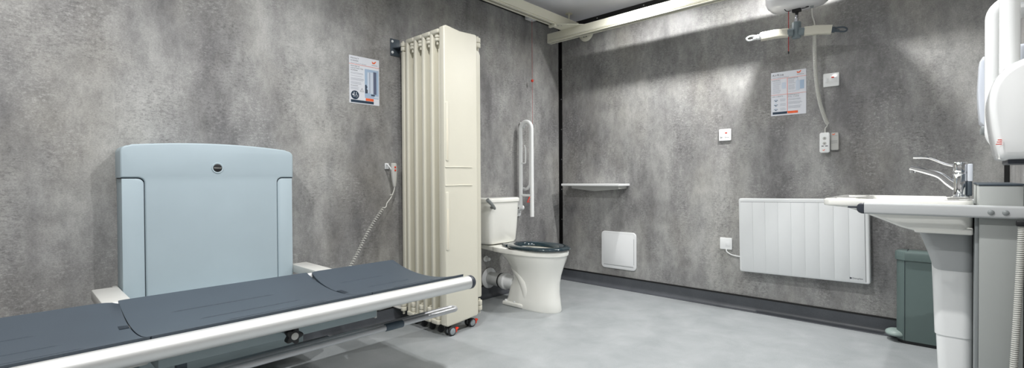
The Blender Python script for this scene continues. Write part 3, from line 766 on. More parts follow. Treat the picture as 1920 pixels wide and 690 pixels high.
# ------------------------------------------------------------------ hinged grab rail beside the toilet
gr = thing('grab_rail', 'white tubular drop-down grab rail folded upright beside the toilet cistern', 'grab rail', (-.63, -.1, 1.0))
GX = -.620
bm = N(); ra = .047
tube(bm, [(GX, -.046, .70)] + [(GX, -.046, 1.37)] + arc((GX, -.108, 1.372), .062, 0, PI, (0, 1, 0), (0, 0, 1), 14) + [(GX, -.170, 1.36), (GX, -.172, .635)], .0165, 20)
build('outer_tube', bm, M_GWHITE, gr)
bm = N()
tube(bm, [(GX + .075, -.012, .865), (GX + .068, -.04, .862), (GX + .06, -.075, .872), (GX + .052, -.105, .90), (GX + .050, -.112, .95)] + [(GX + .050, -.112, 1.37)] + arc((GX + .050, -.075, 1.395), .037, PI, 0, (0, 1, 0), (0, 0, 1), 10) + [(GX + .05, -.03, 1.40)], .013, 16)
build('inner_tube', bm, M_GWHITE, gr)
bm = N(); cyl(bm, (GX + .04, -.01, 1.425), (GX + .06, -.06, 1.425), .018, n=18, bev=.003); build('top_catch', bm, M_GWHITE, gr)
bm = N(); tube(bm, [(GX + .0, -.058, .812), (GX + .01, -.160, .812)], .011, 14); build('cross_bar', bm, M_GWHITE, gr)
bm = N(); tube(bm, catmull([(GX - .01, -.064, 1.085), (GX - .01, -.10, 1.085), (GX - .01, -.110, 1.10), (GX - .01, -.110, 1.20), (GX - .01, -.098, 1.235)], 5), .0062, 10); build('paper_holder', bm, M_GWHITE, gr)
bm = N(); prism(bm, [(x, -.002, zz) for x, zz in rrect(GX - .035, .63, GX + .035, .78, .02)], (0, -.014, 0), bev=.004); cyl(bm, (GX - .03, -.040, .705), (GX + .03, -.040, .705), .022, n=20, bev=.004); box(bm, (GX - .026, -.045, .68), (GX - .018, -.004, .73), .002); box(bm, (GX + .018, -.045, .68), (GX + .026, -.004, .73), .002); build('wall_hinge', bm, M_GWHITE, gr)
bm = N(); cyl(bm, (GX - .034, -.040, .705), (GX - .030, -.040, .705), .008, n=12); build('hinge_pin', bm, M_BLKP, gr)

# ------------------------------------------------------------------ emergency pull cord
pc = thing('alarm_pull_cord', 'thin red emergency pull cord with bead, hanging from a small white ceiling box', 'pull cord', (-.48, -.06, 2.4))
bm = N(); box(bm, (-.525, -.108, 2.335), (-.430, -.018, 2.3995), .006, 3); build('ceiling_switch', bm, M_WHITE, pc)
bm = N(); tube(bm, [(-.478, -.060, 2.336), (-.478, -.060, .95), (-.490, -.060, .86), (-.518, -.060, .795)], .0013, 6); build('cord', bm, M_REDCORD, pc)
bm = N(); lathe(bm, [(.001, .013), (.007, .011), (.012, .004), (.012, -.004), (.007, -.011), (.001, -.013)], (-.478, -.060, 1.806), n=16); build('bead', bm, M_RED, pc)
bm = N(); tube(bm, [(-.520, -.060, .795), (-.558, -.066, .752), (-.492, -.054, .752), (-.520, -.060, .795)], .0055, 10); tr_ = build('triangle_pull', bm, M_RED, pc)

# ------------------------------------------------------------------ shelf in the corner
sh = thing('wall_shelf', 'narrow white wall shelf above the square access panel, next to the black corner strip', 'shelf', (0, -.42, .9))
bm = N(); prism(bm, [(-.004, -.110, .886), (-.155, -.125, .886), (-.155, -.715, .886), (-.004, -.735, .886)], (0, 0, .021), bev=.004, seg=2); build('shelf_board', bm, M_GWHITE, sh)
bm = N(); prism(bm, [(-.02, -.150, .884), (-.02, -.700, .884), (-.02, -.700, .862), (-.02, -.45, .842), (-.02, -.405, .838), (-.02, -.36, .842), (-.02, -.150, .862)], (-.012, 0, 0), bev=.002); box(bm, (-.13, -.705, .864), (-.002, -.698, .885)); br_ = build('shelf_bracket', bm, M_LGREY, sh)

# ------------------------------------------------------------------ access panel
ac = thing('access_panel', 'square white access panel with rounded corners, low on the right wall under the shelf', 'access panel', (0, -.63, .33))
bm = N(); MX = WB(-.460, .168, .001)
prism(bm, [(a, c, 0) for a, c in rrect(0, 0, .337, .322, .032)], (0, 0, .014), bev=.004, seg=3); build('panel_frame', XF(bm, MX), M_WHITE, ac)
bm = N(); prism(bm, [(a, c, .0142) for a, c in rrect(.022, .032, .315, .300, .012)], (0, 0, .0006), bev=.0003); build('panel_door', XF(bm, MX), M_WHITE, ac)
bm = N(); box(bm, (.024, .0275, .0138), (.313, .0305, .0147)); box(bm, (.3165, .05, .0138), (.3185, .27, .0147)); build('door_gap', XF(bm, MX), M_GREYTXT, ac)

# ------------------------------------------------------------------ electrical plates
def plate(name, label, cat, y, z, w=.086, h=.086, neon=True, rocker=True, cable=False):
    t = thing(name, label, cat, (0, y, z)); Mx = WB(y + w / 2, z - h / 2, .001)
    bm = N(); prism(bm, [(a, c, 0) for a, c in rrect(0, 0, w, h, .006)], (0, 0, .010), bev=.003, seg=3); build('face_plate', XF(bm, Mx), M_GWHITE, t)
    if rocker:
        bm = N(); prism(bm, [(w * .12, h * .32, .0098), (w * .30, h * .32, .0098), (w * .30, h * .66, .0098), (w * .12, h * .66, .0098)], (0, 0, .004), bev=.001); build('switch_rocker', XF(bm, Mx), M_WHITE, t)
    bm = N(); prism(bm, [(a, c, .0098) for a, c in rrect(w * .48, h * .28, w * .86, h * .66, .002)], (0, 0, .0015), bev=.0005); build('fuse_cover', XF(bm, Mx), M_WHITE, t)
    if neon:
        bm = N(); box(bm, (w * .52, h * .62, .0098), (w * .70, h * .72, .0128), .001); build('neon', XF(bm, Mx), M_RED, t)
    return t, Mx
plate('fused_switch', 'white fused switch with red neon on the right wall, right of the instruction sheet', 'switch', -2.169, 1.573)
plate('fused_switch', 'white switch with red neon alone in the brightly lit part of the right wall', 'switch', -1.515, 1.265)
t_, Mx_ = plate('cable_outlet', 'white cable outlet beside the radiator with a short white cable', 'socket', -1.521, .467, neon=False, rocker=False)
bm = N(); tube(bm, catmull([(-.010, -1.525, .430), (-.016, -1.530, .410), (-.018, -1.56, .392), (-.020, -1.60, .385), (-.022, -1.645, .384)], 8), .0042, 10); build('cable', bm, M_GWHITE, t_)

# ------------------------------------------------------------------ radiator
rd = thing('panel_radiator', 'wide white electric panel heater with vertical grooves, hung slightly tilted on the right wall', 'radiator', (0, -2.0, .55))
RM = WB(-1.640, .290, -.0005) @ Matrix.Rotation(R(1.0), 4, 'Z')
RW, RH = .740, .515
bm = N(); prism(bm, [(a, c, .024) for a, c in rrect(0, 0, RW, RH, .014)], (0, 0, .062), bev=.010, seg=4); build('radiator_body', XF(bm, RM), M_RAD, rd)
sw = (RW - .036) / 9
for i in range(9):
    bm = N(); box(bm, (.014 + i * sw + .0008, .012, .0845), (.014 + (i + 1) * sw - .0008, RH - .026, .0885), .0016, 2); build('front_slat', XF(bm, RM), M_RAD, rd)
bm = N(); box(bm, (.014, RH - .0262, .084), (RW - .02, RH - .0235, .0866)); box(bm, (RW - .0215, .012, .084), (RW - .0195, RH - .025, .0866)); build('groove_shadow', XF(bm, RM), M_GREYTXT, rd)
bm = N(); box(bm, (.06, .03, 0), (.09, RH - .04, .03)); box(bm, (RW - .09, .03, 0), (RW - .06, RH - .04, .03)); build('wall_bracket', XF(bm, RM), M_MGREY, rd)
bm = N(); text_bm(bm, 'Dimplex', .0125, RW - .088, .026, .0890, width=.052, ext=.0003); prism(bm, [(RW - .101, .0255, .0888), (RW - .091, .0255, .0888), (RW - .091, .034, .0888), (RW - .101, .036, .0888)], (0, 0, .0004)); build('maker_lettering', XF(bm, RM), M_INK, rd)

# ------------------------------------------------------------------ ceiling hoist rails
def rail(bm, lo, hi, axis, w, h):
    """C-section track: hollow box with a slot along its underside"""
    t = .006; s = .009
    prof = [(-w, 0), (-w, -h + .013), (-w + .010, -h + .013), (-w + .010, -h + .007), (-w, -h + .007), (-w, -h), (-s, -h), (-s, -h + t), (-w + t, -h + t), (-w + t, -t), (w - t, -t), (w - t, -h + t), (s, -h + t), (s, -h), (w, -h), (w, -h + .007), (w - .010, -h + .007), (w - .010, -h + .013), (w, -h + .013), (w, 0)]
    lo = Vector(lo); hi = Vector(hi)
    if axis == 'x': R0 = [[Vector((p.x, p.y + a, p.z + c)) for a, c in prof] for p in (lo, hi)]
    else: R0 = [[Vector((p.x + a, p.y, p.z + c)) for a, c in prof] for p in (lo, hi)]
    loft(bm, R0); return bm
fx = thing('ceiling_rail', 'cream fixed hoist track under the ceiling, running along the back wall', 'ceiling track', (-2.1, -.27, 2.337), 'fixed ceiling tracks')
bm = N(); rail(bm, (XL + .05, -.270, 2.337), (-.12, -.270, 2.337), 'x', .030, .087); build('track', bm, M_RAIL, fx, ang=25)
for xx in (-3.9, -2.1, -.225):
    bm = N(); lathe(bm, [(.032, 0), (.032, -.004), (.008, -.008), (.008, -.064)], (xx, -.270, H), n=24); build('ceiling_hanger', bm, M_RAIL, fx)
fx2 = thing('ceiling_rail', 'cream fixed hoist track under the ceiling, running along the front wall', 'ceiling track', (-2.1, -2.69, 2.337), 'fixed ceiling tracks')
bm = N(); rail(bm, (XL + .05, -2.69, 2.337), (-.12, -2.69, 2.337), 'x', .030, .087); build('track', bm, M_RAIL, fx2, ang=25)
for xx in (-3.9, -2.1, -.225):
    bm = N(); lathe(bm, [(.032, 0), (.032, -.004), (.008, -.008), (.008, -.064)], (xx, -2.69, H), n=24); build('ceiling_hanger', bm, M_RAIL, fx2)
tv = thing('traverse_rail', 'cream moving hoist beam slung below the fixed track, parallel to the right wall', 'ceiling track', (-.27, -1.4, 2.246))
bm = N(); rail(bm, (-.270, -.098, 2.244), (-.270, -2.90, 2.244), 'y', .030, .079); build('track', bm, M_RAIL, tv, ang=25)
for yy, s in ((-.098, 1), (-2.90, -1)):
    bm = N(); box(bm, (-.300, min(yy, yy + s * .013), 2.163), (-.240, max(yy, yy + s * .013), 2.245), .002); e_ = build('end_cap', bm, M_RAIL, tv)
    for k in range(3):
        bm = N(); cyl(bm, (-.288 + .018 * k, yy - s * .012 * 0, 2.158), (-.288 + .018 * k, yy, 2.165), .005, n=10); build('screw', bm, M_LGREY, e_)
for yc, q in ((-.270, -1), (-2.69, 1)):
    bm = N(); prism(bm, [(-.47, yc - q * .030, 2.2445), (-.47, yc + q * .030, 2.2445), (-.285, yc + q * .205, 2.2445), (-.19, yc + q * .205, 2.2445), (-.19, yc - q * .030, 2.2445)], (0, 0, .005))
    box(bm, (-.475, min(yc - q * .03, yc + q * .035), 2.228), (-.450, max(yc - q * .03, yc + q * .035), 2.2494), .002)
    pl_ = build('trolley_plate', bm, M_RAIL, tv)
    for dx, dy in ((-.44, 0), (-.42, .03), (-.40, .05), (-.425, -.005)):
        bm = N(); cyl(bm, (dx, yc + q * dy, 2.240), (dx, yc + q * dy, 2.245), .004, n=10); build('screw', bm, M_SCREW, pl_)
bm = N(); box(bm, (-.3004, -2.89, 2.183), (-.2996, -.10, 2.1845)); build('side_groove', bm, M_GREYTXT, tv)

# round sensor on the right wall just under the beam
sn = thing('wall_sensor', 'small round cream sensor on the right wall, half hidden behind the hoist beam', 'sensor', (0, -.30, 2.262))
bm = N(); lathe(bm, [(.075, 0), (.075, .008), (.066, .018), (.045, .022), (.044, .018), (.03, .026), (.001, .028)], (-.001, -.302, 2.272), (-1, 0, 0), 36); build('sensor_dome', bm, M_RAIL, sn)
bm = N()
for k in range(10):
    a = 2 * PI * k / 10; c = Vector((-.0225, -.302 + .037 * math.cos(a), 2.272 + .037 * math.sin(a))); box(bm, c - Vector((.002, .006, .004)), c + Vector((.002, .006, .004)))
build('vent_slots', bm, M_GREYTXT, sn)

# ------------------------------------------------------------------ ceiling hoist
ho = thing('ceiling_hoist', 'glossy white hoist motor unit hanging from the moving beam, with hanger bar below', 'hoist', (-.27, -2.03, 2.1))
bm = N()
def hr(z_, a, c, e=3.0, n=40):
    out = []
    for i in range(n):
        t = 2 * PI * i / n
        out.append(Vector((-.27 + a * math.copysign(abs(math.cos(t)) ** (2 / e), math.cos(t)), -2.035 + c * math.copysign(abs(math.sin(t)) ** (2 / e), math.sin(t)), z_)))
    return out
loft(bm, [hr(1.988, .030, .085), hr(1.990, .060, .115), hr(1.999, .085, .140), hr(2.016, .102, .160), hr(2.045, .112, .172), hr(2.085, .112, .172), hr(2.118, .100, .160), hr(2.136, .07, .13)])
build('motor_housing', bm, M_HOIST, ho, ang=60)
bm = N(); box(bm, (-.295, -2.10, 2.13), (-.245, -1.96, 2.168), .004); build('trolley', bm, M_MGREY, ho)
bm = N(); prism(bm, [(-.27 + a, -2.032 + c, 1.972) for a, c in rrect(-.018, -.024, .018, .024, .006)], (0, 0, .02), bev=.003); build('strap_guide', bm, M_BLKP, ho)
bm = N(); tube(bm, catmull([(-.27, -2.060, 1.987), (-.285, -2.08, 1.981), (-.29, -2.10, 1.984), (-.285, -2.082, 1.988)], 6), .0022, 8); tube(bm, catmull([(-.28, -2.00, 1.983), (-.31, -1.985, 1.978), (-.32, -1.975, 1.99)], 6), .0022, 8); build('safety_wire', bm, M_BLKP, ho)
bm = N(); prism(bm, [(-.272, -2.042, 1.975), (-.272, -2.022, 1.975), (-.272, -2.026, 1.950), (-.272, -2.028, 1.925), (-.272, -2.038, 1.925), (-.272, -2.040, 1.950)], (.004, 0, 0)); build('lifting_strap', bm, M_BLKP, ho)
# hanger bar
pl, pr = Vector((-.365, -1.795, 1.838)), Vector((-.235, -2.245, 1.822)); pcx = Vector((-.290, -2.030, 1.846))
bm = N(); tube(bm, [Vector((-.274, -2.031, 1.950)), Vector((-.276, -2.031, 1.925))], .0085, 12); box(bm, (-.287, -2.040, 1.885), (-.263, -2.022, 1.93), .003); tg = build('swivel_link', bm, M_STEEL, ho)
bm = N(); cyl(bm, (-.276, -2.031, 1.808), (-.276, -2.031, 1.908), .026, n=28, bev=.005)
for dv in ((pl - pcx).normalized(), (pr - pcx).normalized()):
    tube(bm, [pcx + dv * .015, pcx + dv * .045], .024, 20)
hb = build('hanger_hub', bm, M_TAUPE, ho); hb['label'] = 'grey hub in the middle of the hanger bar'
def armrect(bm, pts, w, h):
    P = [Vector(p) for p in pts]; rings = []
    for i, p in enumerate(P):
        d = (P[min(i + 1, len(P) - 1)] - P[max(0, i - 1)]).normalized(); side = d.cross(Vector((0, 0, 1))).normalized(); up = side.cross(d)
        rings.append([p + side * a + up * c for a, c in rrect(-w, -h, w, h, min(w, h) * .45, 4)])
    loft(bm, rings); return bm
dl = (pl - pcx).normalized(); dr = (pr - pcx).normalized()
bm = N(); armrect(bm, [pcx + dl * .04, pcx + dl * .11 + Vector((0, 0, .004)), pcx + dl * .19 + Vector((0, 0, 0.0))], .018, .026); build('hanger_arm', bm, M_CREAM, ho)
bm = N(); armrect(bm, [pcx + dl * .125 + Vector((0, 0, .009)), pcx + dl * .16 + Vector((0, 0, .008)), pcx + dl * .195 + Vector((0, 0, .004))], .0185, .016); build('arm_grip', bm, M_GWHITE, ho)
bm = N(); armrect(bm, [pcx + dr * .045, pcx + dr * .11 + Vector((0, 0, .006)), pcx + dr * .185 + Vector((0, 0, .004))], .018, .026); build('hanger_arm', bm, M_CREAM, ho)
def hook(p, d, m, lab):
    d = d.normalized(); up = Vector((0, 0, 1))
    bm = N(); loopp = [p + d * t + up * h for t, h in ((-.01, .006), (.03, .013), (.052, .012), (.066, .002), (.060, -.010), (.045, -.013), (.02, -.010), (-.006, -.008))]
    tube(bm, catmull(loopp, 6), .0052, 12); armrect(bm, [p - d * .014, p + d * .006], .014, .016)
    armrect(bm, [p + d * .0, p + d * .028 - up * .006], .008, .006)
    o = build('sling_hook', bm, m, ho); o['label'] = lab
hook(pcx + dl * .205, dl, M_GWHITE, 'white plastic sling hook'); hook(pcx + dr * .195 + Vector((0, 0, .003)), dr, M_DGREY, 'dark grey sling hook')
bm = N(); tube(bm, [(-.27, -1.987, 2.000), (-.27, -1.987, 1.735)], .0022, 8); rc_ = build('emergency_cord', bm, M_REDCORD, ho); rc_['label'] = 'red emergency lowering cord'
bm = N(); cyl(bm, (-.27, -1.987, 1.722), (-.27, -1.987, 1.737), .004, n=10); build('cord_end', bm, M_BLKP, rc_)
# handset with its coiled cable
hh = thing('hoist_handset', 'white handset on a wall cradle, with thick coiled cable up to the hoist', 'remote control', (-.03, -2.14, 1.17))
bm = N(); lathe(bm, [(.020, .0), (.020, -.004), (.012, -.008), (.008, -.040), (.004, -.044)], (-.27, -2.112, 2.018), n=20); build('cable_gland', bm, M_MGREY, hh)
bm = N(); tube(bm, catmull([(-.27, -2.112, 1.975), (-.268, -2.114, 1.93), (-.262, -2.122, 1.895), (-.255, -2.124, 1.868)], 6), .0035, 10)
tube(bm, catmull([(-.052, -2.158, 1.292), (-.040, -2.152, 1.275), (-.036, -2.142, 1.262), (-.034, -2.141, 1.235)], 6), .0035, 10); build('cable', bm, M_CORDW, hh)
bm = N(); coil(bm, [(-.255, -2.124, 1.872), (-.235, -2.120, 1.75), (-.19, -2.118, 1.58), (-.135, -2.128, 1.43), (-.075, -2.148, 1.32), (-.052, -2.158, 1.29)], .0085, .0030, .0068, 8, 12); build('coiled_cable', bm, M_CORDW, hh)
bm = N(); HMx = WB(-2.112, 1.106, .0268)
prism(bm, [(a, c, 0) for a, c in rrect(0, 0, .056, .130, .012)], (0, 0, .022), bev=.006, seg=3); build('handset_body', XF(bm, HMx), M_GWHITE, hh)
bm = N(); box(bm, (-.028, -2.160, 1.115), (.0, -2.118, 1.20), .002); build('wall_cradle', bm, M_LGREY, hh)
for cz in (.092, .060):
    bm = N(); lathe(bm, [(.0105, 0), (.0100, .0012), (.008, .0016)], (.028, cz, .0218), (0, 0, 1), 20); bt = build('button', XF(bm, HMx), M_LGREY, hh)
bm = N(); logo(bm, .018, .014, .008, .0222)
build('maker_logo', XF(bm, HMx), M_ORANGE, hh)
bm = N(); quad(bm, .012, .040, .024, .046, .0222); quad(bm, .032, .040, .046, .046, .0222)
prism(bm, [(.028, .099, .0234), (.024, .090, .0234), (.032, .090, .0234)], (0, 0, .0004)); prism(bm, [(.028, .053, .0234), (.032, .062, .0234), (.024, .062, .0234)], (0, 0, .0004)); build('handset_symbols', XF(bm, HMx), M_GREYTXT, hh)
ch = thing('handset_charger', 'flat pale grey wall charger with an orange logo, close beside the hoist handset', 'charger', (0, -2.18, 1.17))
bm = N(); CMx = WB(-2.108, 1.112, -.0005)
prism(bm, [(a, c, 0) for a, c in rrect(.0605, .010, .104, .122, .008)], (0, 0, .026), bev=.004, seg=3); build('charger_body', XF(bm, CMx), M_LGREY, ch)
bm = N(); logo(bm, .070, .106, .010, .0262); build('maker_logo', XF(bm, CMx), M_ORANGE, ch)
bm = N(); lines(bm, .066, .102, .032, 1, .004, .0014, 0, .0264); lines(bm, .064, .070, .034, 3, .007, .0014, .1, .0264); build('printed_text', XF(bm, CMx), M_GREYTXT, ch)

# ------------------------------------------------------------------ height adjustable wash basin on the front wall
ba = thing('wash_basin', 'height-adjustable white wash basin on a tall silver wall unit with grey side handle', 'wash basin', (-1.07, -2.958, 0))
BX0, BX1 = -1.345, -.785
# wall unit
bm = N(); box(bm, (BX0, -2.910, .02), (BX1, -2.805, .917), .004, 2); wu = build('lift_column', bm, M_COLMN, ba)
bm = N(); box(bm, (BX0 - .002, -2.912, .917), (BX1 + .002, -2.803, .924), .002); build('column_top', bm, M_DGREY, wu)
bm = N(); box(bm, (BX0 + .02, -2.955, .05), (BX1 - .02, -2.9105, .90)); build('wall_plate', bm, M_BLKP, wu)
bm = N(); box(bm, (BX0 + .01, -2.8048, .12), (BX1 - .01, -2.795, .83), .002); build('mounting_plate', bm, M_MGREY, wu)
# basin: rim ring lofted down to the bowl, open bowl inside
bm = N()
def bring(z_, x0, x1, yb, yf, r, dish=0.0, n=7):
    pts = []
    for a, c in rrect(x0, yf, x1, yb, r, n): pts.append(Vector((a, c, z_)))
    return pts
def sub(poly, k=4):
    out = []
    for i in range(len(poly)):
        a = poly[i]; c = poly[(i + 1) % len(poly)]; out.append(a)
    return out
yb = -2.792
def brf(z_, i=0, front=-2.352, r=.045): return bring(z_, BX0 + i, BX1 - i, yb - .0, front + 0, r)
# underside: a wedge that rises towards the front
outer = []
def under(yf, ins, z_f, z_b, r):
    """ring whose z interpolates from front (z_f) to back (z_b)"""
    pts = []
    for a, c in rrect(BX0 + ins, yf, BX1 - ins, yb, r, 7):
        t = (c - yf) / (yb - yf) if yb != yf else 0
        pts.append(Vector((a, c, z_f + (z_b - z_f) * t)))
    return pts
for yf, ins, zf, zb, r in ((-2.64, .060, .742, .742, .03), (-2.625, .040, .748, .748, .04), (-2.56, .030, .782, .768, .04), (-2.50, .026, .805, .80, .04), (-2.42, .020, .822, .822, .04), (-2.372, .010, .830, .832, .045), (-2.354, .002, .836, .838, .048), (-2.350, 0, .842, .842, .05), (-2.350, 0, .858, .858, .05), (-2.356, .005, .864, .864, .046)):
    outer.append(under(yf, ins, zf, zb, r))
for yf, yb2, ins, z_, r in ((-2.47, -2.725, .050, .863, .05), (-2.475, -2.72, .056, .857, .05), (-2.50, -2.70, .085, .805, .06), (-2.55, -2.67, .15, .775, .05), (-2.59, -2.64, .22, .77, .02)):
    outer.append([Vector((a, c, z_)) for a, c in rrect(BX0 + ins, yb2, BX1 - ins, yf, r, 7)])
# rrect direction must match: rebuild outer rings with (yb..yf) ordering
outer2 = []
for yf, ins, zf, zb, r in ((-2.640, .055, .742, .742, .03), (-2.630, .040, .745, .745, .04), (-2.585, .032, .760, .758, .04), (-2.53, .028, .786, .776, .04), (-2.47, .022, .812, .804, .04), (-2.42, .016, .828, .826, .04), (-2.362, .009, .834, .834, .045), (-2.352, .002, .836, .836, .048), (-2.350, 0, .840, .840, .05), (-2.350, 0, .859, .859, .05), (-2.356, .005, .864, .864, .046)):
    rg_ = []
    for a, c in rrect(BX0 + ins, yb, BX1 - ins, yf, min(r, .035), 7):
        t = (c - yf) / (yb - yf); rg_.append(Vector((a, c, zf + (zb - zf) * t)))
    outer2.append(rg_)
loft(bm, outer2 + outer[10:])
bs = build('basin', bm, M_CERAM, ba, ang=50)
# raised soap rests on the front ledge
for xa, xb in ((-1.30, -1.14), (-.99, -.83)):
    bm = N(); prism(bm, [(a, c, .8625) for a, c in rrect(xa, -2.455, xb, -2.39, .02)], (0, 0, .003), bev=.001); build('soap_ledge', bm, M_CERAM, bs)
bm = N(); box(bm, (BX0 + .034, yb + .0, .742), (BX1 - .034, -2.634, .768), .006, 3); build('basin_base', bm, M_CERAM, bs)
bm = N(); lathe(bm, [(.02, 0), (.018, .004), (.001, .004)], (-1.065, -2.615, .771), (0, 0, 1), 20); build('plug_hole', bm, M_CHROME, bs)
# side handles / arms
for xa, lab in ((BX0 - .040, 'grey side handle with dark end cap'), (BX1 + .008, None)):
    bm = N(); prism(bm, [(xa + a, -2.492, c) for a, c in rrect(0, .809, .032, .851, .008, 4)], (0, -.440, 0)); ar = build('side_handle', bm, M_TRAP, ba)
    if lab: ar['label'] = lab
    bm = N(); cs = []
    for t, k in ((0, 1), (.008, .97), (.015, .85), (.021, .6), (.024, .25)):
        cs.append([Vector((xa + .016 + (a - .016) * k, -2.4915 + t, .830 + (c - .830) * k)) for a, c in rrect(0, .809, .032, .851, .008, 4)])
    loft(bm, cs); ec = build('handle_cap', bm, M_CAP, ar)
    bm = N(); prism(bm, [(xa + .008, -2.475, .830), (xa + .024, -2.475, .830), (xa + .024, -2.475, .836), (xa + .008, -2.475, .836)], (0, .035, 0), bev=.001); build('height_lever', bm, M_CAP, ar)
    if lab:
        for yy in (-2.832, -2.866):
            bm = N(); lathe(bm, [(.0085, 0), (.0075, .003), (.003, .005)], (xa, yy, .829), (-1, 0, 0), 20); build('bolt', bm, M_MGREY, ar)
# trap cover and shroud
TX0, TX1 = -1.22, -.91
bm = N()
def tr(z_, yf, ins, r=.03):
    return [Vector((a, c, z_)) for a, c in rrect(TX0 + ins, -2.795, TX1 - ins, yf, r, 6)]
loft(bm, [tr(.590, -2.692, .040, .03), tr(.594, -2.684, .028, .03), tr(.615, -2.680, .020, .03), tr(.66, -2.668, .012, .03), (tr(.70, -2.655, .008, .03)), tr(.745, -2.640, 0, .03), tr(.760, -2.637, 0, .03)])
build('trap_cover', bm, M_TRAP, ba, ang=50)
bm = N(); loft(bm, [tr(.345, -2.689, .030, .03), tr(.348, -2.688, .030, .03), tr(.60, -2.680, .030, .03), tr(.620, -2.679, .030, .03)])
sh_ = build('pipe_shroud', bm, M_GWHITE, ba, ang=50)
bm = N(); loft(bm, [tr(.075, -2.706, .036, .03), tr(.11, -2.702, .034, .03), tr(.350, -2.692, .033, .03)]); build('lower_shroud', bm, M_GWHITE, ba, ang=50)
# control cable of the basin unit
bm = N(); coil(bm, [(-1.402, -2.902, .792), (-1.402, -2.896, .62), (-1.402, -2.889, .44), (-1.402, -2.881, .26)], .0075, .0026, .0068, 8, 12)
tube(bm, catmull([(-1.402, -2.881, .262), (-1.402, -2.885, .20), (-1.38, -2.89, .15), (-1.34, -2.88, .12)], 6), .003, 8); build('coiled_cable', bm, M_CORDW, ba)
bm = N(); box(bm, (-1.415, -2.914, .788), (-1.388, -2.888, .806), .003); build('cable_clip', bm, M_BLKP, ba)

# tap
TPX, TPY = -1.065, -2.760
tp = thing('lever_tap', 'chrome mixer tap with long lever on the wash basin', 'tap', (TPX, TPY, .866))
bm = N(); prism(bm, [(TPX + a, TPY + c, .8655) for a, c in rrect(-.035, -.028, .035, .040, .02)], (0, 0, .007), bev=.002); lathe(bm, [(.027, .006), (.024, .012), (.0225, .014), (.0225, .088), (.024, .092), (.021, .096), (.021, .100), (.0225, .103), (.0225, .135), (.020, .139), (.001, .140)], (TPX, TPY, .866), n=32); build('tap_body', bm, M_CHROME, tp)
bm = N(); pts = catmull([(TPX, TPY + .005, .905), (TPX, TPY + .030, .925), (TPX, TPY + .060, .955), (TPX, TPY + .105, .973), (TPX, TPY + .150, .987)], 8)
rings = []
for i, p in enumerate(pts):
    d = (pts[min(i + 1, len(pts) - 1)] - pts[max(0, i - 1)]).normalized(); up = Vector((1, 0, 0)).cross(d); k = i / (len(pts) - 1)
    h = .017 * (1 - k) + .009 * k
    rings.append([p + Vector((1, 0, 0)) * a + up * c for a, c in rrect(-.013, -h, .013, h, .006, 4)])
loft(bm, rings); sp = build('spout', bm, M_CHROME, tp)
bm = N(); lathe(bm, [(.011, 0), (.011, .016)], (TPX, TPY + .143, .965), (0, 0, 1), 20); build('aerator', bm, M_CHROME, sp)
bm = N(); pts = catmull([(TPX, TPY + .015, .990), (TPX, TPY + .045, 1.000), (TPX, TPY + .090, 1.024), (TPX, TPY + .115, 1.028), (TPX, TPY + .140, 1.030)], 8)
tube(bm, pts, .004, 12, rs=[.0048 + (.003 * max(0, (i / 32 - .7) / .3)) for i in range(33)]); build('lever', bm, M_CHROME, tp)
bm = N(); box(bm, (TPX - .020, TPY - .036, .930), (TPX + .020, TPY - .020, .998), .004); build('tap_side_cap', bm, M_LBLUE, tp)
bm = N(); box(bm, (TPX - .018, TPY - .034, .874), (TPX + .018, TPY - .020, .930), .003); build('tap_back_block', bm, M_DGREY, tp)

# ------------------------------------------------------------------ pedal bin
bn = thing('pedal_bin', 'slim grey-green pedal bin standing against the right wall beyond the basin', 'bin', (-.1, -2.70, 0))
bm = N()
BXa, BXb = -.135, -.012
def binring(z_, g=0.0, front=-2.500, back=-2.90):
    pts = [Vector((BXa - g, back - g, z_)), Vector((BXb + min(g, .006), back - g, z_)), Vector((BXb + min(g, .006), front - .02, z_))]
    # bowed front
    for i in range(1, 12):
        t = i / 12; x = BXb + (BXa - BXb) * t
        pts.append(Vector((x, front + g - .001 - .040 * abs(2 * t - 1) ** 2.5, z_)))
    pts.append(Vector((BXa - g, front - .04, z_)))
    return pts
loft(bm, [binring(.018), binring(.490)])
bb = build('bin_body', bm, M_GREEN, bn)
bm = N(); box(bm, (BXa - .0012, -2.5415, .02), (BXa + .002, -2.5395, .488)); build('body_seam', bm, M_MATD, bb)
bm = N(); loft(bm, [binring(.475, .008), binring(.510, .008), binring(.522, .004), binring(.526, -.004)]); ld_ = build('bin_lid', bm, M_GREEN, bn)
bm = N(); box(bm, (BXa + .01, -2.552, .5255), (BXb - .01, -2.549, .528)); build('lid_hinge_line', bm, M_MATD, ld_)
bm = N(); loft(bm, [binring(.0, -.006), binring(.02, -.006)]); build('plinth', bm, M_RUBBER, bn)
bm = N(); n_ = 28; rr_ = []
for z_, k in ((.030, .80), (.034, .95), (.042, 1.0), (.052, .93), (.060, .7), (.064, .3)):
    rr_.append([Vector((-.082 + .062 * k * math.cos(2 * PI * i / n_), -2.500 + .052 * k * math.sin(2 * PI * i / n_), z_)) for i in range(n_)])
loft(bm, rr_); build('foot_pedal', bm, M_GREENL, bn)

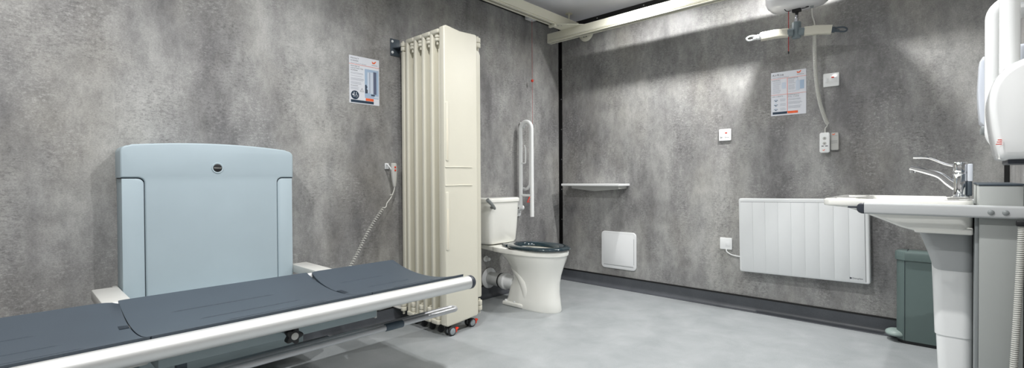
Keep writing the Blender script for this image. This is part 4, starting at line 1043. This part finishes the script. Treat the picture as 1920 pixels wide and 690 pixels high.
# ------------------------------------------------------------------ hand dryer and dispensers on the front wall
hd = thing('hand_dryer', 'rounded glossy white hand dryer at the right edge, above the basin unit', 'hand dryer', (-1.9, YC, 1.1))
prof = [(YC + .002, .990), (-2.830, .988), (-2.820, .996), (-2.811, 1.04), (-2.805, 1.09), (-2.803, 1.13), (-2.807, 1.165), (-2.818, 1.192), (-2.835, 1.212), (-2.86, 1.226), (-2.89, 1.236), (YC + .002, 1.240)]
bm = N()
def dring(x, k):
    cy, cz = -2.90, 1.10
    return [Vector((x, max(YC + .002, cy + (p - cy) * k) if p > YC + .01 else p, cz + (q - cz) * k)) for p, q in catmull2] 
catmull2 = [(p.x, p.y) for p in catmull([Vector((a, c, 0)) for a, c in prof[1:-1]], 4)]
catmull2 = [prof[0]] + catmull2 + [prof[-1]]
loft(bm, [dring(-2.000, .86), dring(-1.997, .92), dring(-1.988, .97), dring(-1.972, 1), dring(-1.80, 1), dring(-1.785, .97), dring(-1.775, .90)])
build('dryer_cover', bm, M_GWHITE, hd, ang=50)
bm = N(); box(bm, (-1.975, YC + .004, .978), (-1.80, -2.835, .9895), .003); build('air_outlet', bm, M_CAP, hd)
bm = N(); Md = Matrix(((0, 0, -1, -2.0008), (-1, 0, 0, -2.812), (0, 1, 0, 1.02), (0, 0, 0, 1)))
for k in range(3): quad(bm, .002 + .0015 * k, .004 + k * .005, .012, .006 + k * .005, .0004)
build('warning_print', XF(bm, Md), M_RED, hd)
def dispenser(x0, x1, yf, z0, z1, label, foot=True):
    t = thing('wall_dispenser', label, 'dispenser', ((x0 + x1) / 2, YC, z0), 'dispensers on the front wall')
    bm = N()
    w = x1 - x0
    pr_ = [(YC + .001, z0 + .012), (yf - .020, z0 + .010), (yf - .006, z0 + .03), (yf - .002, z0 + .09), (yf, z0 + .14), (yf - .004, z1 - .02), (yf - .012, z1 - .004), (yf - .025, z1), (YC + .001, z1)]
    prism(bm, [(x0, a, c) for a, c in pr_], (w, 0, 0), bev=.010, seg=4)
    build('dispenser_cover', bm, M_LBLUE, t)
    bm = N(); box(bm, (x0 + .004, yf - .06, z0 - .012), (x1 - .01, yf - .008, z0 + .014), .005, 2); build('outlet', bm, M_MGREY, t)
    return t
dispenser(-1.28, -1.14, -2.803, 1.112, 1.372, 'cool white wall dispenser furthest from the hand dryer, showing a grey outlet')
dispenser(-1.545, -1.40, -2.830, 1.14, 1.345, 'cool white wall dispenser behind the vertical grab tubes')
# vertical grab rails near the dryer
v1 = thing('grab_rail', 'white vertical grab tube above the basin whose bent top end meets the wall in view', 'grab rail', (-1.62, YC, 1.25))
bm = N()
tube(bm, [(-1.62, YC + .004, 1.03)] + arc((-1.62, -2.876, 1.08), .050, -PI / 2, 0, (0, 1, 0), (0, 0, 1), 8) + [(-1.62, -2.826, 1.10), (-1.62, -2.826, 1.40)] + arc((-1.62, -2.876, 1.412), .050, 0, PI / 2, (0, 1, 0), (0, 0, 1), 10) + [(-1.62, YC + .004, 1.465)], .0185, 24)
build('rail_tube', bm, M_GWHITE, v1)
for zz in (1.03, 1.463):
    bm = N(); lathe(bm, [(.038, 0), (.038, .004), (.030, .008)], (-1.62, YC + .001, zz), (0, 1, 0), 28); build('wall_flange', bm, M_GWHITE, v1)
v2 = thing('grab_rail', 'tall straight white vertical grab tube rising out of view behind the hand dryer', 'grab rail', (-1.735, YC, 1.4))
bm = N()
tube(bm, [(-1.735, YC + .004, 1.03)] + arc((-1.735, -2.902, 1.08), .050, -PI / 2, 0, (0, 1, 0), (0, 0, 1), 8) + [(-1.735, -2.852, 1.10), (-1.735, -2.852, 1.70)] + arc((-1.735, -2.902, 1.712), .050, 0, PI / 2, (0, 1, 0), (0, 0, 1), 10) + [(-1.735, YC + .004, 1.764)], .0205, 24)
build('rail_tube', bm, M_GWHITE, v2)
for zz in (1.03, 1.763):
    bm = N(); lathe(bm, [(.038, 0), (.038, .004), (.030, .008)], (-1.735, YC + .001, zz), (0, 1, 0), 28); build('wall_flange', bm, M_GWHITE, v2)
# small white cabinet corner seen high behind the tubes
wb_ = thing('wall_cabinet', 'small white wall box high at the right edge beyond the vertical tubes', 'cabinet', (-.84, YC, 1.7))
bm = N(); box(bm, (-.93, YC + .001, 1.60), (-.75, YC + .030, 1.86), .003); build('cabinet_body', bm, M_WHITE, wb_)
bm = N(); box(bm, (-.925, YC + .0305, 1.63), (-.755, YC + .040, 1.855), .003); build('cabinet_door', bm, M_WHITE, wb_)

# ------------------------------------------------------------------ world, camera, view
w = bpy.data.worlds.new('world'); scene.world = w; w.use_nodes = True
w.node_tree.nodes['Background'].inputs[0].default_value = (.8, .85, 1, 1); w.node_tree.nodes['Background'].inputs[1].default_value = .0
cd = bpy.data.cameras.new('camera'); cam = bpy.data.objects.new('camera', cd); COL.objects.link(cam)
cd.sensor_fit = 'HORIZONTAL'; cd.sensor_width = 36.0; cd.lens = 885.45 / 1920 * 36.0; cd.clip_start = .02
yaw, pitch, roll = R(43.026), R(-.56), R(-.335)
F = Vector((math.cos(pitch) * math.cos(yaw), math.cos(pitch) * math.sin(yaw), math.sin(pitch)))
r0 = Vector((math.sin(yaw), -math.cos(yaw), 0)); u0 = r0.cross(F)
rr = r0 * math.cos(roll) + u0 * math.sin(roll); uu = -r0 * math.sin(roll) + u0 * math.cos(roll)
cam.matrix_world = Matrix(((rr.x, uu.x, -F.x, -3.615), (rr.y, uu.y, -F.y, -2.739), (rr.z, uu.z, -F.z, .948), (0, 0, 0, 1)))
scene.camera = cam
vs = scene.view_settings; vs.view_transform = 'Standard'; vs.look = 'None'; vs.gamma = 1.0; vs.exposure = 0.0; vs.use_curve_mapping = False
scene.cycles.max_bounces = 10; scene.cycles.diffuse_bounces = 5; scene.cycles.glossy_bounces = 5
scene.cycles.caustics_reflective = False; scene.cycles.caustics_refractive = False
